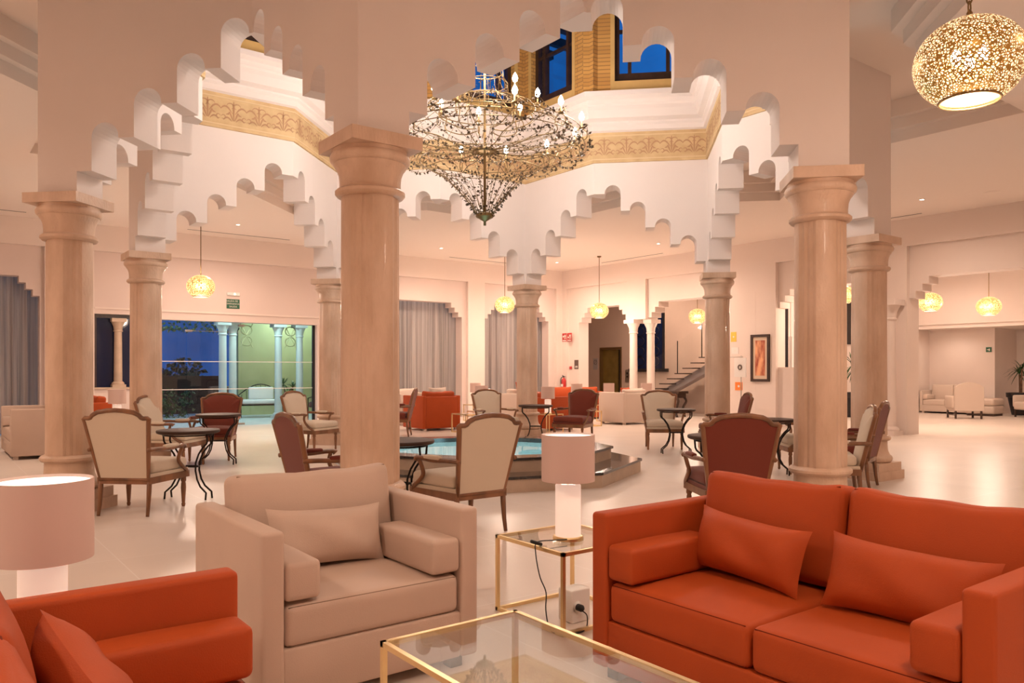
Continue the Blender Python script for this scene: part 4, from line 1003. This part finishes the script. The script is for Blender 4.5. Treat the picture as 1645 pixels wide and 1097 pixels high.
for lb_, y, z, w, h, m_, hd in [('small white printed poster left of the red print', 3.50, 1.42, .26, .36, 'white', 1),('small square orange poster low on the wall left of the red print', 3.53, .93, .21, .20, 'orangep', 0),
   ('narrow yellow poster high on the wall beside the column', 3.68, 2.14, .16, .24, 'yellowp', 0),('small pale yellow notice beside the column', 3.64, 1.80, .20, .16, 'white', 0)]:
    o = thing('poster', lb_, 'poster', (HW, y, z), 0, GP)
    b = MB(); b.box(-.008,0,-w/2,w/2,-h/2,h/2); b.obj('sheet',m_,o)
    b = MB()
    if hd:
        for k in range(9): b.box(-.0095,-.008,-w*.36,w*.36,-h*.36+k*h*.085,-h*.36+k*h*.085+.008)
    else: b.lathe([(0,0),(w*.14,0),(w*.14,.0015),(0,.0015)],12,mtx=T(-.008,0,0)@Matrix.Rotation(R(-90),4,'Y'))
    b.obj('print','greypaper' if hd else 'ink',o)
ln = MB(); ln.box(HW-.002,HW+.0,3.045,3.05,0,3.2); struct('trim_4', ln, 'panel')
# doors seen through the window beside the print
d = MB(); d.box(12.5,13.15,4.17,4.22,0,3.1); struct('door_3', d, 'black')
d = MB(); d.box(13.25,14.1,4.12,4.22,0,2.25); d.box(13.3,13.5,4.18,4.22,2.25,3.3); struct('door_4', d, 'white')
f = MB(); f.box(16.1,16.7,4.16,4.22,2.1,3.4); struct('window_19', f, 'black')

# ================================================================== LOUNGE BEHIND THE RIGHT ARCHES
make_sofa('sofa', 'cream sofa against the back wall of the lounge niche', 1.5, .85, 2, 'lightleather', 'seamt', (19.53, 2.70), R(-90), fine=False, cat='sofa', back=.92)
t = thing('ottoman', 'cream upholstered ottoman between the lounge sofa and the potted palm', 'ottoman', (18.98, 1.52, 0), 0)
b = MB(); b.rbox((0,0,.18),(.75,.80,.24),.06,(0,0,.01),3,3); b.obj('base','lightleather',t,True); b = MB(); b.rbox((0,0,.40),(.78,.80,.20),.07,(0,0,.02),3,3); b.obj('cushion','lightleather',t,True)
b = MB(); b.box(-.33,.33,-.35,.35,0,.06); b.obj('plinth','darkwood',t)
def wingchair(label, loc, face):
    t = thing('wing_chair', label, 'armchair', (*loc,0), R(face+90), 'cream high-backed chairs in the lounge')
    b = MB(); b.prism([(x,z) for x,z in [(-.36,.22),(.36,.22),(.36,.86),(.26,.93),(.12,.985),(0,1.0),(-.12,.985),(-.26,.93),(-.36,.86)]], -.09, .0, T(0,.32,0)@Matrix.Rotation(R(90),4,'X')); b.obj('backrest','lightleather',t)
    b = MB(); b.rbox((0,0,.32),(.70,.62,.22),.04,(0,0,.02),2,3); b.obj('seat','lightleather',t,True)
    for sg in (-1,1):
        b = MB(); b.rbox((sg*.35,0,.45),(.10,.62,.34),.04,n=2,m=2); b.obj('arm','lightleather',t,True)
        for y in (-.27,.33):
            b = MB(); b.tube([(sg*.32,y,.24),(sg*.32,y,0)],.028,6); b.obj('leg','darkwood',t)
        b = MB(); b.tube([(sg*.32,-.27,.10),(sg*.32,.33,.10)],.016,6); b.obj('stretcher','darkwood',t)
    return t
wingchair('cream high-backed chair seen from behind in front of the lounge sofa', (17.1,1.30), 42)
wingchair('cream high-backed chair cut off at the right picture edge beside the potted palm', (19.0,.28), 150)
def palm(label, loc, h, rp, hp, seed, nst=2):
    rnd = random.Random(seed)
    t = thing('potted_palm', label, 'plant', (*loc,0), 0, 'potted palms')
    b = MB(); b.lathe([(rp*.62,0),(rp*.9,hp*.78),(rp*1.0,hp*.80),(rp*1.02,hp),(rp*.9,hp),(rp*.86,hp*.85),(0,hp*.85)],28); b.obj('pot','black',t,True,angle=40)
    for k in range(nst):
        a = 2*pi*k/nst+.5; x, y = .16*cos(a), .16*sin(a); top = h*(.62+.08*k)
        b = MB(); b.tube([(x*.6,y*.6,hp*.8),(x*.9,y*.9,top*.75),(x*1.3,y*1.3,top)],[.03,.025,.022],8); st = b.obj('stem','bark',t,True)
        f = MB()
        for q in range(34):
            az = rnd.uniform(0,2*pi); el = rnd.uniform(-.5,1.35); L = rnd.uniform(.32,.52)*h/1.9*1.1; pts = []
            for j in range(6):
                u = j/5; r_ = L*u*cos(el)*(1-.1*u); z = L*u*sin(el)-.35*L*u*u
                pts.append(Vector((x*1.3+r_*cos(az), y*1.3+r_*sin(az), top+z)))
            side = Vector((-sin(az),cos(az),0)); vs = []
            for j,p in enumerate(pts): w_ = .016*sin(pi*min(.97,(j+.6)/6)); vs += [p+side*w_, p-side*w_]
            f.add(vs, [(2*j,2*j+1,2*j+3,2*j+2) for j in range(5)])
        fo = f.obj('foliage','leafgreen',t); fo['kind'] = 'stuff'
    return t
palm('tall potted palm in a black pot at the right picture edge', (20.1,.98), 1.95, .37, .66, 3)
palm('potted palm glimpsed between the two right columns', (15.2,3.45), 2.1, .34, .70, 9)
GX = 'small green exit signs in the lounge'
for lb_, x, y, z in [('small green exit sign left of the lounge niche', 18.29, 3.50+.4, 1.98),('small green exit sign beside the lounge palm', 19.99, 1.80, 1.95)]:
    o = thing('exit_sign', lb_, 'sign', (x,y,z), 0, GX); b = MB(); b.box(-.01,0,-.08,.08,-.075,.075); b.obj('board','green',o)
    b = MB(); b.box(-.012,-.01,-.03,.0,-.04,.03); b.box(-.012,-.01,.0,.05,-.01,.01); b.obj('pictogram','ink',o)

# ================================================================== FAR SEATING GROUPS
GF1 = 'far armchairs and sofas'
ff_ = dict(fine=False, group='leather seats in the far half of the hall')
make_sofa('sofa', 'taupe leather sofa at the far left edge behind the column', 1.6, .87, 2, 'taupe', 'seamt', (-4.38, 5.90), R(-90), h=.74, cat='sofa', back=.86, **ff_)
make_sofa('armchair', 'terracotta armchair glimpsed right of the far left column', .97, .87, 1, 'rust', 'seam', (-3.55, 7.6), R(-90), h=.74, back=.86, **ff_)
make_sofa('armchair', 'terracotta armchair just right of the nearest column, seen from its back corner', .97, .87, 1, 'rust', 'seam', (3.27, 6.68), R(180), h=.76, back=.88, **ff_)
make_sofa('armchair', 'taupe armchair with pale cushion behind the terracotta armchair, before the curtain', .97, .87, 1, 'lightleather', 'seamt', (3.7, 8.5), R(0), h=.76, back=.90, **ff_)
make_sofa('armchair', 'taupe armchair with a terracotta pillow left of the far middle column', .97, .87, 1, 'lightleather', 'seamt', (6.35, 7.15), R(0), h=.74, back=.86, **ff_)
make_sofa('armchair', 'terracotta armchair right behind the far middle column', .97, .87, 1, 'rust', 'seam', (5.35, 5.15), R(90), h=.74, back=.86, **ff_)
make_sofa('armchair', 'pale leather armchair seen from its back corner, near the lift lobby', .97, .87, 1, 'lightleather', 'seamt', (8.12, 5.45), R(180), h=.78, back=.88, **ff_)
make_sofa('sofa', 'terracotta sofa facing the room behind the pale armchair near the lobby', 1.6, .87, 2, 'rust', 'seam', (8.55, 7.85), R(-35), h=.74, cat='sofa', back=.88, **ff_)
GP2 = 'pillows on the far seats'
for lb_, m_, p, rz in [('terracotta pillow on the pale armchair near the lobby','rust',(7.95,5.25,.76),20),('pale pillow on the pale armchair near the lobby','lightleather',(8.35,5.30,.74),-5),
  ('terracotta pillow on the taupe armchair left of the far middle column','rust',(6.35,7.28,.88),5),('pale pillow over the back of the terracotta armchair right of the nearest column','lightleather',(3.30,6.45,.80),8)]:
    o = pillow_mb(.5,.30,.14,int(p[0]*7)).obj('lumbar_pillow', m_, None, True); o.location = p; o.rotation_euler = (R(-12),0,R(rz)); tag(o, lb_, 'pillow', GP2)
lamps = [('lit drum lamp on a gold table beside the terracotta armchair right of the nearest column',(4.05,5.85)),
 ('lit drum lamp left of the ecru chair by the far middle column',(5.75,8.55)),('lit drum lamp just left of the far middle column, before the curtain',(7.15,8.35)),
 ('lit drum lamp just right of the far middle column, behind the russet chair',(4.50,4.10)),('nearer one of the two drum lamps below the red fire signs',(7.10,6.10)),
 ('farther one of the two drum lamps below the red fire signs',(8.35,7.15-.9)),('lit drum lamp right of the pale armchair before the double colonnettes',(9.0,5.55)),
 ('lit drum lamp behind the far left column, before the sign',(-3.15,6.5))]
for k,(lb_,loc) in enumerate(lamps):
    make_lamp(lb_, loc, .42 if k in (0,3) else .43, 7)
    make_gtable('side_table', ['gold side table under the lamp '+s for s in ['right of the nearest column','left of the far ecru chair','by the far curtain','behind the russet far chair','nearer below the fire signs','farther below the fire signs','by the double colonnettes','behind the far left column']][k], .46, .46, .42 if k in (0,3) else .43, loc, 0, 'gold framed side tables in the far seating groups')
make_gtable('coffee_table', 'thin gold low table in front of the lamp right of the nearest column', .55, .55, .40, (3.45,5.45), 0, r=.011)
make_gtable('coffee_table', 'small gold nesting table beside the pale armchair near the lobby', .5, .5, .36, (6.75,5.35), 0, r=.011)

# ================================================================== PATIO BEYOND THE GLASS
pf = MB(); pf.box(-12,12,10.55,20,-.2,-.02); struct('floor_patio', pf, 'patiostone')
pw_ = MB(); pw_.box(1.75,10,15.2,15.5,-.02,4.2); pw_.box(4.1,4.4,12.2,15.2,-.02,3.6); struct('wall_patio', pw_, 'ochrewall')
pb = MB(); pb.box(-12,1.75,17,17.3,-.02,1.15); struct('wall_garden', pb, 'black')
pr_ = MB(); pr_.box(.35,4.4,12.95,13.35,2.62,3.3); struct('trim_patio_beam', pr_, 'ochrewall')
GV = 'white patio columns beyond the glass doors'
for lb_, x, y in [('left one of the pair of white patio columns seen through the glass doors',.62,13.0),('right one of the pair of white patio columns seen through the glass doors',.98,13.3),('single slim white patio column seen through the glass doors',2.20,13.15),('rightmost white patio column seen through the glass doors',2.82,13.15)]:
    colonnette(lb_, x, y, -.02, 2.62, .105, GV, m='patiostone')
lt = MB()
for x0 in (1.12, 2.36):
    for k in range(2):
        for q in range(2): lt.tube([(x0+.17+.15*cos(w),13.1,2.12+.3*k+.13*sin(w)) for w in [2*pi*i/12 for i in range(12)]],.014,4,True)
    lt.tube([(x0,13.1,1.95),(x0+.34,13.1,2.6)],.014,4); lt.tube([(x0+.34,13.1,1.95),(x0,13.1,2.6)],.014,4)
struct('trim_patio_lattice', lt, 'ochrewall')
t = thing('garden_bench', 'wrought iron patio bench with white cushions beyond the glass doors', 'bench', (2.0,13.9,-.02), R(-12))
b = MB(); b.tube([(-.62,.28,.4)]+[(-.62+1.24*i/12,.28,.62+.32*sin(pi*i/12)) for i in range(13)]+[(.62,.28,.4)],.016,6)
for k in range(-4,5): b.tube([(k*.13,.28,.42),(k*.13,.28,.62+.30*cos(k*.37))],.007,4)
b.tube([(-.62,-.28,.58),(-.62,.28,.62)],.014,5); b.tube([(.62,-.28,.58),(.62,.28,.62)],.014,5); b.box(-.62,.62,-.28,.28,.34,.37); b.obj('frame','iron',t)
for sx in (-1,1):
    for y in (-.26,.26): b = MB(); b.tube([(sx*.60,y,.60),(sx*.60,y,0)],.016,6); b.obj('leg','iron',t)
b = MB(); b.rbox((0,0,.44),(1.15,.5,.14),.05,n=2,m=2); b.obj('seat_cushion','white',t,True); b = MB(); b.rbox((0,.2,.68),(.7,.14,.36),.05,n=2,m=2); b.obj('back_cushion','white',t,True)
for lb_, loc, rz in [('brown patio armchair beyond the glass doors, left of the white bench',(1.02,14.2),10),('brown patio armchair beyond the glass doors, right of the white bench',(3.25,12.55),-40)]:
    t = thing('patio_armchair', lb_, 'armchair', (*loc,-.02), R(rz), 'brown patio armchairs')
    b = MB(); b.rbox((0,0,.38),(.62,.60,.16),.04,n=2,m=2); b.obj('seat','brownfab',t,True); b = MB(); b.rbox((0,.27,.65),(.62,.12,.48),.05,n=2,m=2); b.obj('backrest','brownfab',t,True)
    for sx in (-1,1):
        b = MB(); b.tube([(sx*.33,-.26,0),(sx*.33,-.26,.56),(sx*.33,.28,.60)],.016,6); b.obj('arm','iron',t); b = MB(); b.tube([(sx*.30,.26,0),(sx*.30,.26,.4)],.016,6); b.obj('leg','iron',t)
palm('bright green potted plant on the patio beside the bench', (3.05,14.6), 1.3, .2, .35, 21)
tr = MB(); rnd = random.Random(2)
for k in range(1500):
    p = (rnd.uniform(-3.5,1.3), rnd.uniform(13.5,14.6), 2.42+rnd.random()**1.5*1.6); leaf(tr, p, rnd.uniform(.07,.14))
tag(tr.obj('overhanging_foliage','leafgreen'), 'leafy branches hanging over the patio beyond the glass doors', 'foliage', kind='stuff')
bh = MB(); rnd = random.Random(4)
for k in range(1500): leaf(bh, (rnd.uniform(-5,.4), rnd.uniform(14.8,15.8), rnd.random()*.75), rnd.uniform(.08,.16))
tag(bh.obj('low_hedge','leafgreen'), 'dark low planting on the patio beyond the glass doors', 'hedge', kind='stuff')
for x,y,p,lb_ in [(1.5,12.2,75,'cool patio lamp over the paving before the glass doors'),(-.8,12.6,30,'cool patio lamp over the dark garden side'),(3.1,14.2,60,'cool patio lamp over the white bench'),(5.2,12.2,24,'lamp added behind the curtain right of the nearest column'),(8.3,12.3,18,'lamp added behind the curtain at the far middle column'),(-5.6,12.3,20,'lamp added behind the far left curtain')]:
    t = thing('patio_ceiling_lamp', lb_, 'lamp', (x,y,3.5), 0, 'cool patio lamps')  # the lamps outside the curtains are added to backlight the voile
    b = MB(); b.lathe([(0,-.02),(.09,-.02),(.10,0),(.10,.04),(0,.04)],16); b.obj('housing','white',t,True)
    light('patio_light','POINT',(0,0,-.12), p*2.2, (.62,.93,.92) if x<4 else (.95,.93,1), .15, parent=t)

for (x,y,lb_) in [(19.2,2.6,'added downlight brightening the low niche over the lounge sofa'),(20.2,-.6,'added downlight brightening the low niche near the palm')]:
    downlight(x, y, lb_, 2.62, 60)  # both lamps added to brighten the niche

# ceiling slot diffusers
for k,(x0,x1,y0_,y1_) in enumerate([(-1.2,1.1,9.50,9.53),(5.6,7.9,9.56,9.59),(9.66,9.69,5.6,7.9),(9.75,9.78,-1.0,.1),(-6.5,-4.2,9.5,9.53)]):
    b = MB(); b.box(x0,x1,y0_,y1_,ZC-.004,ZC+.02); tag(b.obj('ceiling_slot_vent','black'), ['thin dark slot vent in the ceiling before the glass doors','thin dark slot vent in the ceiling left of the far corner','thin dark slot vent in the ceiling right of the far corner','short dark slot vent in the ceiling before the lounge opening','thin dark slot vent in the ceiling at far left'][k], 'vent', 'thin slot vents in the ceiling')
for k,(x,y) in enumerate([(8.9,7.3),(6.2,8.9),(8.9,-2.6)]):
    b = MB(); b.lathe([(0,-.012),(.10,-.012),(.13,-.004),(.13,.0)],24,(x,y,ZC)); tag(b.obj('ceiling_speaker','ceil',None,True,angle=40), ['flat round ceiling speaker near the lobby globe lantern','flat round ceiling speaker left of the far corner','flat round ceiling speaker before the lounge'][k], 'speaker', 'round ceiling speakers')
# dark garden trees beyond the patio
rnd = random.Random(12)
for k,(x,y,h,w_) in enumerate([(-4.9,19.2,3.0,1.2),(-2.5,19.4,2.1,1.0),(-.5,19.3,2.8,.85),(1.2,19.1,1.8,.7)]):
    t = thing('garden_tree', ['dark garden tree at the left behind the glass doors','low dark garden tree behind the glass doors','taller dark garden tree behind the white columns','dark garden shrub between the white patio columns'][k], 'tree', (x,y,0), 0, 'dark garden trees')
    b = MB(); b.tube([(0,0,0),(.05,0,h*.4),(0,.05,h*.6)],[.09,.07,.05],7); b.obj('trunk','bark',t,True)
    b = MB()
    for q in range(700):
        a = rnd.uniform(0,2*pi); rr = w_*sqrt(rnd.random()); zz_ = h*(.30+.70*rnd.random()*(1-.5*(rr/w_)**2)); leaf(b,(rr*cos(a),rr*sin(a),zz_),rnd.uniform(.12,.24))
    fo = b.obj('foliage','leafgreen',t); fo['kind'] = 'stuff'
